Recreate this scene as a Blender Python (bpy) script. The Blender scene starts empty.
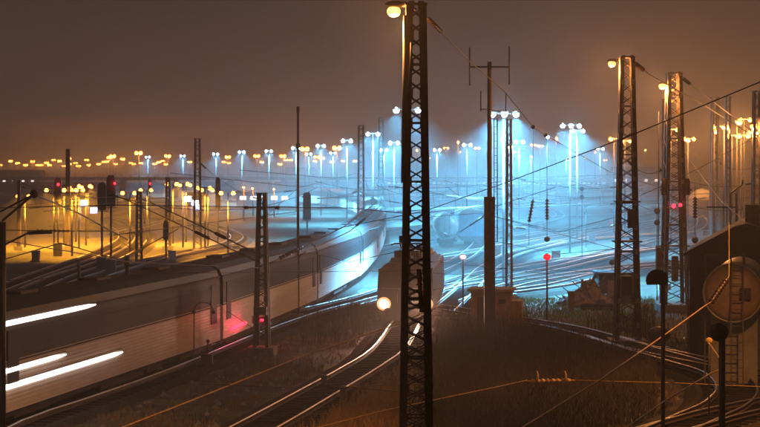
import bpy, math, random
from mathutils import Vector, Matrix

R = math.radians
rnd = random.Random(11)
sc = bpy.context.scene
col = sc.collection

# ------------------------------------------------------------------ camera
CH, F, HY = 8.5, 1794.0, 170.0          # camera height (a road bridge), focal length and horizon in photo pixels
cam_d = bpy.data.cameras.new('camera'); cam = bpy.data.objects.new('camera', cam_d); col.objects.link(cam)
cam.location = (0, 0, CH); cam.rotation_euler = (R(90), 0, 0)
cam_d.sensor_width = 36; cam_d.lens = 36 * F / 760.0
cam_d.shift_y = -(213.5 - HY) / 760.0
cam_d.clip_end = 8000; cam_d.clip_start = .5
cam_d.dof.use_dof = True; cam_d.dof.focus_distance = 62; cam_d.dof.aperture_fstop = 2.6
sc.camera = cam

# ------------------------------------------------------------------ world, sun, exposure
w = bpy.data.worlds.new('World'); sc.world = w; w.use_nodes = True
nt = w.node_tree; nt.nodes.clear()
wo = nt.nodes.new('ShaderNodeOutputWorld'); add = nt.nodes.new('ShaderNodeAddShader')
sky = nt.nodes.new('ShaderNodeTexSky'); sky.sky_type = 'NISHITA'; sky.sun_disc = False
sky.sun_elevation = R(1); sky.sun_rotation = R(150)
b1 = nt.nodes.new('ShaderNodeBackground'); b1.inputs[1].default_value = .0015
nt.links.new(sky.outputs[0], b1.inputs[0])
tc = nt.nodes.new('ShaderNodeTexCoord'); sp = nt.nodes.new('ShaderNodeSeparateXYZ'); cr = nt.nodes.new('ShaderNodeValToRGB')
nt.links.new(tc.outputs['Generated'], sp.inputs[0])
ad = nt.nodes.new('ShaderNodeMath'); ad.operation = 'MULTIPLY_ADD'; ad.inputs[1].default_value = 1; ad.inputs[2].default_value = 0
nz = nt.nodes.new('ShaderNodeTexNoise'); nz.inputs['Scale'].default_value = 5; nz.inputs['Detail'].default_value = 3
nt.links.new(tc.outputs['Generated'], nz.inputs[0])
ns = nt.nodes.new('ShaderNodeMath'); ns.operation = 'MULTIPLY'; ns.inputs[1].default_value = .03
nt.links.new(nz.outputs[0], ns.inputs[0]); nt.links.new(sp.outputs['Z'], ad.inputs[0]); nt.links.new(ns.outputs[0], ad.inputs[2])
nt.links.new(ad.outputs[0], cr.inputs[0])
e = cr.color_ramp.elements
e[0].position = 0.0; e[0].color = (.100, .054, .039, 1)
e[1].position = .12; e[1].color = (.036, .0235, .0175, 1)
k = e.new(.5); k.color = (.015, .011, .009, 1)
b2 = nt.nodes.new('ShaderNodeBackground'); b2.inputs[1].default_value = 1.0      # sodium light of the city on low cloud
nt.links.new(cr.outputs[0], b2.inputs[0])
nt.links.new(b1.outputs[0], add.inputs[0]); nt.links.new(b2.outputs[0], add.inputs[1]); nt.links.new(add.outputs[0], wo.inputs[0])
sl = bpy.data.lights.new('sun', 'SUN'); sl.energy = .01; sl.angle = R(20); sl.color = (1, .85, .7)
so = bpy.data.objects.new('sun', sl); so.rotation_euler = (R(60), 0, R(150)); col.objects.link(so)
vs = sc.view_settings
vs.view_transform = 'Standard'; vs.look = 'None'; vs.exposure = 0; vs.gamma = 1; vs.use_curve_mapping = False
sc.render.engine = 'CYCLES'
cy = sc.cycles
cy.use_denoising = True
try: cy.denoiser = 'OPENIMAGEDENOISE'
except Exception: pass
cy.max_bounces = 5; cy.diffuse_bounces = 2; cy.glossy_bounces = 3; cy.volume_bounces = 0; cy.transparent_max_bounces = 8
cy.sample_clamp_indirect = 2.0; cy.sample_clamp_direct = 0
cy.use_light_tree = True
cy.caustics_reflective = False; cy.caustics_refractive = False

# ------------------------------------------------------------------ helpers
def P(px, py, d):
    return Vector(((px - 380) / F * d, d, CH + (HY - py) / F * d))
def G(px, py, z=0.0):
    d = (CH - z) * F / (py - HY)
    return Vector(((px - 380) / F * d, d, z))
def D(py): return CH * F / (py - HY)

def mat(name, base, rough=.8, metal=0, noise=0, scale=8, emit=None, es=0, base2=None, bump=0, samp=None, spec=.5, stretch=None):
    m = bpy.data.materials.new(name); m.use_nodes = True
    n = m.node_tree.nodes; l = m.node_tree.links; b = n['Principled BSDF']
    b.inputs['Base Color'].default_value = (*base, 1); b.inputs['Roughness'].default_value = rough
    b.inputs['Metallic'].default_value = metal; b.inputs['Specular IOR Level'].default_value = spec
    if noise:
        t = n.new('ShaderNodeTexCoord'); x = n.new('ShaderNodeTexNoise'); x.inputs['Scale'].default_value = scale
        x.inputs['Detail'].default_value = 6; x.inputs['Roughness'].default_value = .65
        src = t.outputs['Object']
        if stretch:
            mp = n.new('ShaderNodeMapping'); mp.inputs['Scale'].default_value = stretch
            l.new(src, mp.inputs[0]); src = mp.outputs[0]
        l.new(src, x.inputs['Vector'])
        r = n.new('ShaderNodeValToRGB'); q = r.color_ramp.elements
        q[0].position = .5 - noise; q[1].position = .5 + noise
        c2 = base2 or tuple(v * .45 for v in base)
        q[0].color = (*c2, 1); q[1].color = (*base, 1)
        l.new(x.outputs[0], r.inputs[0]); l.new(r.outputs[0], b.inputs['Base Color'])
        if bump:
            bp = n.new('ShaderNodeBump'); bp.inputs['Strength'].default_value = bump; bp.inputs['Distance'].default_value = .05
            l.new(x.outputs[0], bp.inputs['Height']); l.new(bp.outputs[0], b.inputs['Normal'])
    if emit:
        b.inputs['Emission Color'].default_value = (*emit, 1); b.inputs['Emission Strength'].default_value = es
        m.cycles.emission_sampling = samp or 'NONE'
    return m

M = {}
M['steel'] = mat('weathered_steel', (.075, .062, .052), .65, .0, .2, 6, base2=(.045, .028, .02))
M['galv'] = mat('galvanised_steel', (.30, .30, .29), .5, .4, .2, 5, base2=(.18, .17, .16))
M['dark'] = mat('dark_painted_metal', (.022, .022, .024), .5, 0, .2, 8)
M['concrete'] = mat('concrete', (.26, .25, .23), .9, 0, .25, 3, bump=.3)
M['rail'] = mat('polished_rail_steel', (.75, .72, .68), .42, 1, .1, 20, base2=(.35, .3, .27))
M['railside'] = mat('rusty_rail', (.045, .025, .017), .7, 0, .2, 10)
M['sleeper'] = mat('sleeper_wood', (.022, .018, .015), 1, 0, .2, 4, spec=0)
M['ballast'] = mat('ballast_stone', (.075, .066, .058), .95, 0, .16, 9, base2=(.02, .018, .016), bump=1, spec=0)
M['ground'] = None
M['wire'] = mat('copper_wire', (.022, .02, .02), .5, .2, .2, 4)
M['wirelit'] = mat('sodium_lit_wire', (.62, .42, .16), .5, .3, .2, 4)  # lit copy of the wire: sodium light put into the base colour
M['insul'] = mat('brown_porcelain', (.05, .028, .018), .25, 0, .2, 12)
M['insul2'] = mat('lamp_lit_porcelain', (.8, .5, .18), .3, 0, .2, 12)  # lit copy of the porcelain: lamp light put into its colour
M['pale'] = mat('cream_ribbed_panel', (.80, .74, .68), .5, 0, .35, 1.2, base2=(.6, .53, .47), stretch=(1, .05, 3))
M['upper'] = mat('grey_coach_paint', (.020, .020, .023), .6, 0, .3, 1.5, base2=(.014, .014, .016), stretch=(1, .05, 2), spec=.12)
M['roof'] = mat('coach_roof', (.035, .034, .038), .6, 0, .2, 2)
M['glassdark'] = mat('dark_window_glass', (.012, .012, .014), .6, 0, 0, spec=.1)
M['littrail_win'] = mat('light_trail_or_window', (.8, .75, .7), .4, emit=(1, .84, .78), es=3.0, samp='FRONT')  # warm panes of far trains and houses, and the coach light trails
M['coldwin'] = mat('cold_lit_window', (.8, .8, .8), .4, emit=(.6, .85, 1), es=1.1)
M['black'] = mat('underframe_grime', (.03, .026, .022), .8, 0, .2, 5)
M['loco'] = mat('locomotive_paint', (.045, .028, .023), .4, 0, .3, 1.5, base2=(.025, .017, .014), spec=.15)
M['locoroof'] = mat('locomotive_roof_grey', (.07, .06, .055), .6, 0, .2, 4)
M['sodium'] = mat('sodium_lamp', (1, .6, .2), .4, emit=(1, .36, .06), es=7)
M['sodiumfar'] = mat('far_sodium_lamp', (1, .6, .2), .4, emit=(1, .29, .04), es=22)
M['white'] = mat('mercury_lamp', (.8, .9, 1), .4, emit=(.62, .86, 1), es=80)
M['whitefar'] = mat('far_mercury_lamp', (.8, .9, 1), .4, emit=(.58, .84, 1), es=45)
M['head'] = mat('headlight_glass', (1, .9, .8), .4, emit=(1, .80, .60), es=160)
M['headflare'] = mat('headlight_flare_glow', (1, .7, .5), .4, emit=(1, .42, .17), es=1.3)  # warm flare around the headlights, as an emitting surface
M['red'] = mat('red_lamp_glass', (.8, .02, .03), .4, emit=(1, .02, .05), es=5)
M['redsoft'] = mat('red_lantern', (.75, .02, .03), .4, emit=(1, .015, .03), es=.8)
M['pinkl'] = mat('pink_lantern', (.8, .5, .5), .4, emit=(1, .55, .6), es=1.2)
M['board'] = mat('lit_white_board', (.8, .8, .9), .4, emit=(.55, .6, 1), es=3.5)
M['brick'] = mat('hut_render', (.30, .21, .13), .9, 0, .2, 3, base2=(.16, .10, .06), bump=.3)
M['timber'] = mat('dark_timber_cladding', (.028, .02, .016), .85, 0, .2, 2, stretch=(6, 6, .4))
M['tile'] = mat('hut_roofing', (.02, .017, .016), .8, 0, .2, 4)
M['tank'] = mat('tank_plate', (.34, .25, .18), .45, .1, .25, 2, base2=(.18, .12, .09))
M['tankblue'] = mat('tank_wagon_plate', (.26, .26, .25), .4, .1, .2, 2)
M['bluewagon'] = mat('blue_wagon_paint', (.06, .15, .24), .5, 0, .2, 2)
M['violet'] = mat('blue_train_paint', (.07, .08, .30), .5, 0, .2, 2)
M['freight'] = mat('freight_wagon_paint', (.06, .045, .045), .7, 0, .2, 1)
M['hill'] = mat('far_woodland', (.03, .03, .022), .95, 0, .2, .1)
M['stem'] = mat('dry_stems', (.085, .06, .026), .9, 0, .2, .35, base2=(.016, .012, .007))
M['grassdry'] = mat('dry_grass', (.30, .18, .055), .9, 0, .25, .25, base2=(.07, .05, .022))
M['grassgreen'] = mat('green_grass', (.16, .34, .07), .9, 0, .25, .5, base2=(.08, .13, .04))
M['scrap'] = mat('rusty_scrap', (.13, .09, .07), .8, 0, .25, 3, base2=(.05, .04, .035))
M['boxgrey'] = mat('grey_cabinet', (.13, .12, .11), .6, 0, .2, 3)
M['gold'] = mat('yellow_enamel', (.85, .55, .15), .5, 0, .2, 6)

class MB:
    def __init__(s): s.v = []; s.f = []; s.sm = []
    def poly(s, vs, fs, smooth=False):
        o = len(s.v); s.v += [tuple(v) for v in vs]
        for f in fs: s.f.append(tuple(i + o for i in f)); s.sm.append(smooth)
    def box(s, c, size, rz=0):
        x, y, z = (a / 2 for a in size); m = Matrix.Rotation(rz, 3, 'Z'); c = Vector(c)
        vs = [c + m @ Vector((i * x, j * y, k * z)) for k in (-1, 1) for j in (-1, 1) for i in (-1, 1)]
        s.poly(vs, [(0, 2, 3, 1), (4, 5, 7, 6), (0, 1, 5, 4), (2, 6, 7, 3), (0, 4, 6, 2), (1, 3, 7, 5)])
    def bar(s, a, b, wdt, dpt=None, up=None):
        a = Vector(a); b = Vector(b); d = (b - a)
        if d.length < 1e-6: return
        d.normalize(); u = Vector(up) if up else (Vector((0, 0, 1)) if abs(d.z) < .9 else Vector((0, 1, 0)))
        x = d.cross(u).normalized(); y = x.cross(d).normalized(); dpt = dpt or wdt
        vs = [p + x * i * wdt / 2 + y * j * dpt / 2 for p in (a, b) for j in (-1, 1) for i in (-1, 1)]
        s.poly(vs, [(0, 1, 3, 2), (4, 6, 7, 5), (0, 4, 5, 1), (2, 3, 7, 6), (0, 2, 6, 4), (1, 5, 7, 3)])
    def tube(s, pts, r, n=6, caps=True, r2=None):
        pts = [Vector(p) for p in pts]; rings = []; N = len(pts)
        for i, p in enumerate(pts):
            d = (pts[min(i + 1, N - 1)] - pts[max(i - 1, 0)]).normalized()
            u = Vector((0, 0, 1)) if abs(d.z) < .9 else Vector((0, 1, 0))
            x = d.cross(u).normalized(); y = x.cross(d)
            rr = (r if r2 is None else r + (r2 - r) * i / max(1, N - 1)) if not isinstance(r, (list, tuple)) else r[i]
            rings.append([p + (x * math.cos(2 * math.pi * k / n) + y * math.sin(2 * math.pi * k / n)) * rr for k in range(n)])
        vs = [v for q in rings for v in q]; fs = []
        for i in range(N - 1):
            for k in range(n):
                fs.append((i * n + k, i * n + (k + 1) % n, (i + 1) * n + (k + 1) % n, (i + 1) * n + k))
        if caps: fs += [tuple(range(n))[::-1], tuple(range((N - 1) * n, N * n))]
        s.poly(vs, fs, True)
    def ball(s, c, r, sx=1, sy=1, sz=1, n=10, m=7):
        c = Vector(c); vs = []; fs = []
        for i in range(m + 1):
            t = math.pi * i / m
            for k in range(n):
                a = 2 * math.pi * k / n
                vs.append(c + Vector((math.sin(t) * math.cos(a) * r * sx, math.sin(t) * math.sin(a) * r * sy, math.cos(t) * r * sz)))
        for i in range(m):
            for k in range(n): fs.append((i * n + k, (i + 1) * n + k, (i + 1) * n + (k + 1) % n, i * n + (k + 1) % n))
        s.poly(vs, fs, True)
    def prism(s, prof, origin, ax, ay, ext):            # profile points (u,v) along ax, ay, extruded by ext
        o = Vector(origin); ax = Vector(ax); ay = Vector(ay); ext = Vector(ext); n = len(prof)
        vs = [o + ax * u + ay * v for u, v in prof] + [o + ax * u + ay * v + ext for u, v in prof]
        fs = [(i, (i + 1) % n, n + (i + 1) % n, n + i) for i in range(n)] + [tuple(range(n))[::-1], tuple(range(n, 2 * n))]
        s.poly(vs, fs)
    def sweep(s, path, prof, closed=False):             # profile (side, up) swept along a ground path
        n = len(prof); vs = []; fs = []; N = len(path)
        for i, p in enumerate(path):
            d = (path[min(i + 1, N - 1)] - path[max(i - 1, 0)]); d.z = 0; d.normalize(); x = Vector((d.y, -d.x, 0))
            vs += [p + x * u + Vector((0, 0, v)) for u, v in prof]
        for i in range(N - 1):
            for k in range(n if closed else n - 1):
                fs.append((i * n + k, (i + 1) * n + k, (i + 1) * n + (k + 1) % n, i * n + (k + 1) % n))
        s.poly(vs, fs)
    def build(s, name, m, parent=None):
        me = bpy.data.meshes.new(name); me.from_pydata(s.v, [], s.f); me.update()
        me.polygons.foreach_set('use_smooth', s.sm); me.materials.append(m)
        o = bpy.data.objects.new(name, me); col.objects.link(o)
        if parent: o.parent = parent
        return o

def tag(o, label=None, cat=None, group=None, kind=None):
    if label: o['label'] = label
    if cat: o['category'] = cat
    if group: o['group'] = group
    if kind: o['kind'] = kind
    return o
def thing(name, label, cat, loc=(0, 0, 0), rz=0, group=None):
    o = bpy.data.objects.new(name, None); col.objects.link(o); o.location = loc; o.rotation_euler = (0, 0, rz)
    o.empty_display_size = .3
    return tag(o, label, cat, group)
def copy_tree(o, parent=None):
    c = o.copy(); col.objects.link(c); c.parent = parent
    for ch in list(o.children): copy_tree(ch, c)
    return c
def part(name, m, parent, fn):
    b = MB(); fn(b); return b.build(name, m, parent)
def parts(name, m, parent, fns):
    for f_ in fns: part(name, m, parent, f_)
def point(parent, loc, power, color, r=.12):
    l = bpy.data.lights.new('lamp_light', 'POINT'); l.energy = power; l.color = color; l.shadow_soft_size = r
    o = bpy.data.objects.new('lamp_light', l); col.objects.link(o); o.location = loc; o.parent = parent; return o
def spot(parent, loc, power, color, ang=130, rot=(0, 0, 0), r=.12, blend=.6):
    l = bpy.data.lights.new('lamp_light', 'SPOT'); l.energy = power; l.color = color; l.shadow_soft_size = r
    l.spot_size = R(ang); l.spot_blend = blend
    o = bpy.data.objects.new('lamp_light', l); col.objects.link(o); o.location = loc; o.rotation_euler = rot; o.parent = parent; return o
def smooth(pts, step=2.0):
    pts = [Vector(p) for p in pts]; out = []
    e = [pts[0] * 2 - pts[1]] + pts + [pts[-1] * 2 - pts[-2]]
    for i in range(1, len(e) - 2):
        p0, p1, p2, p3 = e[i - 1:i + 3]; n = max(2, int((p2 - p1).length / step))
        for k in range(n):
            t = k / n
            out.append(.5 * ((2 * p1) + (p2 - p0) * t + (2 * p0 - 5 * p1 + 4 * p2 - p3) * t * t + (3 * p1 - p0 - 3 * p2 + p3) * t ** 3))
    out.append(pts[-1]); return out
def along(path, s0):
    for i in range(len(path) - 1):
        L = (path[i + 1] - path[i]).length
        if s0 <= L: return path[i].lerp(path[i + 1], s0 / L)
        s0 -= L
    return path[-1].copy()
SOD = (1, .38, .09); SODY = (1, .39, .03); WHT = (.12, .58, 1.0)

# ------------------------------------------------------------------ ground
def ground_mat():
    m = bpy.data.materials.new('yard_ground'); m.use_nodes = True
    n = m.node_tree.nodes; l = m.node_tree.links; b = n['Principled BSDF']; b.inputs['Roughness'].default_value = .95
    t = n.new('ShaderNodeTexCoord')
    def noise(s, d=6):
        x = n.new('ShaderNodeTexNoise'); x.inputs['Scale'].default_value = s; x.inputs['Detail'].default_value = d
        x.inputs['Roughness'].default_value = .65; l.new(t.outputs['Object'], x.inputs['Vector']); return x
    a = noise(.06); c = noise(.6); f = noise(9)
    r1 = n.new('ShaderNodeValToRGB'); q = r1.color_ramp.elements
    q[0].position = .40; q[0].color = (.055, .048, .040, 1); q[1].position = .60; q[1].color = (.055, .066, .028, 1)
    l.new(a.outputs[0], r1.inputs[0])
    r2 = n.new('ShaderNodeValToRGB'); q = r2.color_ramp.elements
    q[0].position = .44; q[0].color = (.16, .15, .14, 1); q[1].position = .57; q[1].color = (1.35, 1.3, 1.15, 1)
    l.new(c.outputs[0], r2.inputs[0])
    r3 = n.new('ShaderNodeValToRGB'); q = r3.color_ramp.elements
    q[0].position = .35; q[0].color = (.5, .5, .5, 1); q[1].position = .65; q[1].color = (1.4, 1.4, 1.4, 1)
    l.new(f.outputs[0], r3.inputs[0])
    m1 = n.new('ShaderNodeMixRGB'); m1.blend_type = 'MULTIPLY'; m1.inputs[0].default_value = 1
    m2 = n.new('ShaderNodeMixRGB'); m2.blend_type = 'MULTIPLY'; m2.inputs[0].default_value = 1
    l.new(r1.outputs[0], m1.inputs[1]); l.new(r2.outputs[0], m1.inputs[2]); l.new(m1.outputs[0], m2.inputs[1]); l.new(r3.outputs[0], m2.inputs[2])
    l.new(m2.outputs[0], b.inputs['Base Color'])
    bp = n.new('ShaderNodeBump'); bp.inputs['Strength'].default_value = .8; bp.inputs['Distance'].default_value = .12
    l.new(f.outputs[0], bp.inputs['Height']); l.new(bp.outputs[0], b.inputs['Normal'])
    return m
M['ground'] = ground_mat()
g = MB(); xs = [-3000, -400, -60] + [-50 + i * 2.5 for i in range(41)] + [60, 400, 3000]
ys = [-200, 0] + [10 + i * 2.5 for i in range(57)] + [180, 300, 800, 6000]
for y in ys:
    for x in xs:
        near = abs(x) <= 50 and 10 <= y <= 150
        g.v.append((x, y, (rnd.random() - .5) * .10 if near else 0))
for j in range(len(ys) - 1):
    for i in range(len(xs) - 1):
        a = j * len(xs) + i; g.f.append((a, a + 1, a + 1 + len(xs), a + len(xs))); g.sm.append(True)
tag(g.build('ground', M['ground']), kind='structure')

h = MB(); prev = None; N = 260
pts = []
for i in range(N + 1):
    px = -120 + i * 1000 / N; x = (px - 380) / F * 1500
    def rise(p, c, wd, hh): return hh * math.exp(-((p - c) / wd) ** 2)
    z = 10 + rise(px, 330, 90, 11) + rise(px, 450, 120, 9) + rise(px, 640, 120, 10) + rise(px, 40, 60, 5) + rnd.random() * 3.2 + 2 * math.sin(px * .11) + 1.5 * math.sin(px * .31)
    pts.append((x, z))
for i, (x, z) in enumerate(pts):
    h.v += [(x, 1480, -.5), (x, 1500, z * .85), (x, 1510, z), (x, 1560, -.5)]
    if i:
        o = (i - 1) * 4
        for k in range(3): h.f.append((o + k, o + 4 + k, o + 5 + k, o + 1 + k)); h.sm.append(False)
tag(h.build('hills', M['hill']), kind='structure')

# ------------------------------------------------------------------ tracks
TR = 0
BH = .16
def track(pxpts, near=True, step=2.0, world=None, railr=True):
    global TR
    TR += 1; bz = BH + (TR % 12) * .006
    path = smooth([Vector((p.x, p.y, 0)) for p in (world or [G(x, y, .42) for x, y in pxpts])], step)
    t = thing('railway_track', None, None); t['kind'] = 'structure'; del_cat = None
    b = MB(); b.sweep(path, [(-2.0, -.05), (-1.45, bz), (1.45, bz), (2.0, -.05)]); b.build('ballast', M['ballast'], t)
    if near:
        sb = MB(); L = sum((path[i + 1] - path[i]).length for i in range(len(path) - 1)); s0 = 0
        q = path[0]
        while s0 < min(L, 230):
            p = along(path, s0); p2 = along(path, s0 + .3); d = p2 - p
            if d.length > 0: sb.box((p.x, p.y, bz - .02), (.26, 2.5, .10), math.atan2(d.y, d.x))
            s0 += .65
        so_ = sb.build('sleepers', M['sleeper'], t); so_['kind'] = 'stuff'
    z = bz + .10
    for sgn in (-1, 1):
        r = MB(); c = sgn * .7175 * 1.03
        pr = [(c - .075, z), (c - .075, z + .02), (c - .014, z + .04), (c - .014, z + .13), (c - .038, z + .14), (c - .038, z + .158), (c - .024, z + .173), (c - .008, z + .177), (c + .008, z + .177), (c + .024, z + .173), (c + .038, z + .158), (c + .038, z + .14), (c + .014, z + .13), (c + .014, z + .04), (c + .075, z + .02), (c + .075, z)]
        r.sweep(path, pr, True); ro = r.build('rail', M['rail'], t)
        ro.data.materials.append(M['railside'])
        nseg = 16
        for i, pg in enumerate(ro.data.polygons):
            if i % nseg not in (4, 5, 6, 7, 8, 9, 10): pg.material_index = 1
    return path
T1 = track([(-900, 700), (-420, 541), (-190, 470), (-90, 438), (0, 410), (95, 377), (188, 347), (250, 324), (300, 301), (350, 273), (370, 247), (374, 228), (362, 213), (335, 206), (290, 202), (200, 199)])
T2 = track([(-80, 462), (0, 420), (60, 400), (120, 380), (180, 358), (245, 332), (310, 310), (375, 293), (430, 272), (470, 252), (480, 235), (460, 221), (420, 211)])
T3 = track([(170, 470), (252, 428), (322, 389), (362, 366), (388, 348), (406, 322), (421, 299), (448, 283), (505, 268), (600, 254), (700, 243), (800, 236)])
T4 = track([(430, 305), (505, 317), (570, 328), (640, 348), (690, 362), (722, 372), (737, 387), (727, 402), (700, 415), (668, 429), (600, 455)], step=.8)
T5 = track([(600, 448), (655, 431), (700, 418), (730, 410), (800, 396), (900, 380)])
T6 = track([(600, 335), (640, 347), (700, 360), (760, 371), (850, 390)])
T7 = track([(-60, 330), (0, 302), (60, 276), (100, 263), (128, 250), (141, 238), (138, 227), (115, 218), (60, 211)])
T8 = track([(-60, 345), (0, 318), (60, 290), (110, 272), (160, 257), (195, 250), (228, 243), (235, 234), (205, 224), (150, 216)])
T9 = track([(-60, 312), (0, 288), (50, 270), (90, 256), (112, 246), (125, 236), (112, 226), (60, 219)])
T10 = track([(372, 305), (440, 288), (515, 276), (560, 267), (640, 250), (760, 238)])
T11 = track([(440, 312), (468, 287), (490, 266), (525, 250), (600, 238), (760, 228)])
T12 = track([(470, 300), (515, 283), (580, 272), (640, 264), (760, 255)])
far = [[(300, 262), (420, 240), (520, 226), (560, 214), (520, 204), (420, 198)],
       [(430, 258), (520, 242), (600, 226), (625, 213), (590, 203), (500, 196)],
       [(560, 262), (640, 243), (700, 226), (690, 212), (640, 203), (560, 196)],
       [(360, 232), (460, 222), (560, 216), (700, 211)],
       [(120, 232), (200, 214), (300, 204), (400, 198), (500, 194)],
       [(380, 222), (470, 212), (540, 206), (700, 200)],
       [(640, 228), (690, 218), (740, 206), (760, 196)],
       [(500, 292), (560, 284), (620, 270), (700, 262)], [(520, 236), (600, 222), (660, 208), (650, 198)], [(540, 246), (640, 224), (720, 208)], [(400, 214), (500, 207), (600, 199)], [(60, 224), (150, 208), (260, 198), (340, 193)]]
FARP = [track(f_, near=False, step=5) for f_ in far]

# ------------------------------------------------------------------ lattice masts
def ang(m, a, b, wd, sx, sy, th=.02):                 # an angle iron along a leg line
    a = Vector(a); b = Vector(b)
    m.bar(a + Vector((sx * -wd / 2, 0, 0)), b + Vector((sx * -wd / 2, 0, 0)), wd, th, up=(0, 1, 0))
    m.bar(a + Vector((0, sy * -wd / 2, 0)), b + Vector((0, sy * -wd / 2, 0)), th, wd, up=(0, 1, 0))
def lattice(name, label, loc, H, wb, wt, lw, n, rz=0, group=None, m='steel', db=None, dtp=None, x=True, bz=0, cat='mast', foot=True):
    t = thing(name, label, cat, loc, rz, group)
    db = db or wb; dtp = dtp or wt
    def cn(z, sx, sy):
        f = z / H; return Vector((sx * (wb + (wt - wb) * f) / 2, sy * (db + (dtp - db) * f) / 2, z))
    for sx in (-1, 1):
        for sy in (-1, 1):
            b = MB(); ang(b, cn(bz, sx, sy), cn(H, sx, sy), lw, sx, sy); b.build('leg', M[m], t)
    b = MB(); br = lw * .2
    zs = [bz + (H - bz) * i / n for i in range(n + 1)]
    for i in range(n):
        z0, z1 = zs[i], zs[i + 1]
        for sy in (-1, 1):
            b.bar(cn(z0, -1, sy), cn(z1, 1, sy), br, .015, up=(0, 1, 0))
            if x: b.bar(cn(z0, 1, sy), cn(z1, -1, sy), br, .012, up=(0, 1, 0))
        for sx in (-1, 1):
            a_, b_ = (z0, z1) if i % 2 else (z1, z0)
            b.bar(cn(a_, sx, -1), cn(b_, sx, 1), .015, br, up=(0, 1, 0))
        if i % 4 == 0:
            for sy in (-1, 1): b.bar(cn(z0, -1, sy), cn(z0, 1, sy), br * 1.6, .02, up=(0, 1, 0))
    b.build('lattice_bracing', M[m], t)
    if lw > .1:
        gb = MB()
        for i in range(0, n + 1, 2):
            for sx in (-1, 1):
                c = cn(zs[i], sx, -1); gb.box((c.x - sx * lw * .75, c.y - .018, c.z), (lw * .9, .014, lw * 1.3))
        gb.build('gusset_plates', M['galv'] if H > 13 else M[m], t)['kind'] = 'stuff'
        c0_, c1_ = cn(bz, -1, -1), cn(H * .93, -1, -1)
        part('cable', M['dark'], t, lambda q: q.tube([c0_.lerp(c1_, k / 16) + Vector((.10 + .02 * math.sin(k * 2.1), -.05, 0)) for k in range(17)], .02, 6))
    if foot: part('concrete_footing', M['concrete'], t, lambda q: q.box((0, 0, .18), (wb + .5, db + .5, .5)))
    part('cap_plate', M[m], t, lambda q: q.box((0, 0, H + .03), (wt + .06, dtp + .06, .06)))
    return t
def lamp_arm(t, z, reach, mtl='sodium', power=2500, color=SOD, r=.16, drop=-.05):
    a = part('lamp_arm', M['steel'], t, lambda q: q.tube([(0, 0, z), (reach * .5, 0, z + .18), (reach, 0, z + .12)], .035))
    hd = part('lamp_housing', M['boxgrey'], t, lambda q: (q.ball((reach + .05, 0, z + .13), .2, 1.3, .7, .45)))
    part('lamp_lens', M[mtl], hd, lambda q: q.ball((reach, 0, z - .04), r * 1.25, 1.1, 1, .9))
    point(t, (reach, 0, z - .30), power, color, .06)

def mast_at(px, base_y, top_y):
    d = D(base_y); k_ = F / d; return Vector(((px - 380) / k_, d, 0)), (base_y - top_y) / k_, k_

# near mast
d1 = 42.0; k1 = F / d1
m1 = lattice('lattice_mast', 'tallest near lattice mast in the middle with a sodium lamp at its top left', (P(416, 0, d1).x + .0, d1, 0), CH + 164 / k1, .84, .46, .155, 36, rz=R(1), db=.6, dtp=.34)
lamp_arm(m1, CH + 160 / k1, -.52, power=1100, r=.115)
spot(m1, (-.52, .1, CH + 160 / k1 - .32), 6500, SOD, 60, (R(40), 0, R(27)), .06, .8)
part('cable_conduit', M['galv'], m1, lambda q: q.tube([(-.33, -.3, 8.2), (-.27, -.25, 12.1)], .035))
part('sign_plate', M['galv'], m1, lambda q: q.box((-.36, -.45, 6.9), (.1, .02, .16)))
part('insulator_string', M['insul'], m1, lambda q: (q.tube([(0.05, -.35, 6.2), (.12, -.36, 5.2)], .05), [q.ball((.06 + i * .012, -.35, 6.0 - i * .16), .09, 1, 1, .35) for i in range(5)]))

# tubular antenna mast
loc, H, k_ = mast_at(489.5, 345, 66)
am = thing('antenna_mast', 'dark tubular mast with a crossbar of rod aerials above the small hut', 'mast', loc)
part('pole', M['steel'], am, lambda q: q.tube([(0, 0, 0), (0, 0, H)], .13, 10, r2=.10))
def lower(q):
    for sx in (-1, 1): q.box((sx * .19, 0, 3.6), (.14, .36, 7.2))
    q.box((0, 0, 2.6), (.24, .30, 5.2))
    for z in (5.2, 5.75, 6.3, 7.0): q.box((0, 0, z + .08), (.24, .30, .2))
part('base_column', M['steel'], am, lower)
part('crossbar', M['dark'], am, lambda q: (q.box((0, 0, H - .05), (1.95, .07, .09)), q.box((0, 0, H), (.2, .2, .4))))
for sx, dz in ((-1, 0), (1, .05)):
    part('aerial', M['dark'], am, lambda q: q.tube([(sx * .96, 0, H - .95 + dz), (sx * .96, 0, H + .9 + dz)], .035))
for sx, z in ((-.42, H - 2.2), (.80, H - 2.3)):
    part('aerial', M['dark'], am, lambda q: (q.tube([(sx, 0, z), (sx, 0, z + 1.0)], .03), q.tube([(0, 0, z + .1), (sx, 0, z + .1)], .025)))
part('ladder', M['dark'], am, lambda q: (q.tube([(.38, 0, 5), (.38, 0, 11)], .025), q.tube([(.22, 0, 5), (.22, 0, 11)], .02), [q.bar((.22, 0, 5 + i * .35), (.38, 0, 5 + i * .35), .02) for i in range(18)]))

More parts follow.
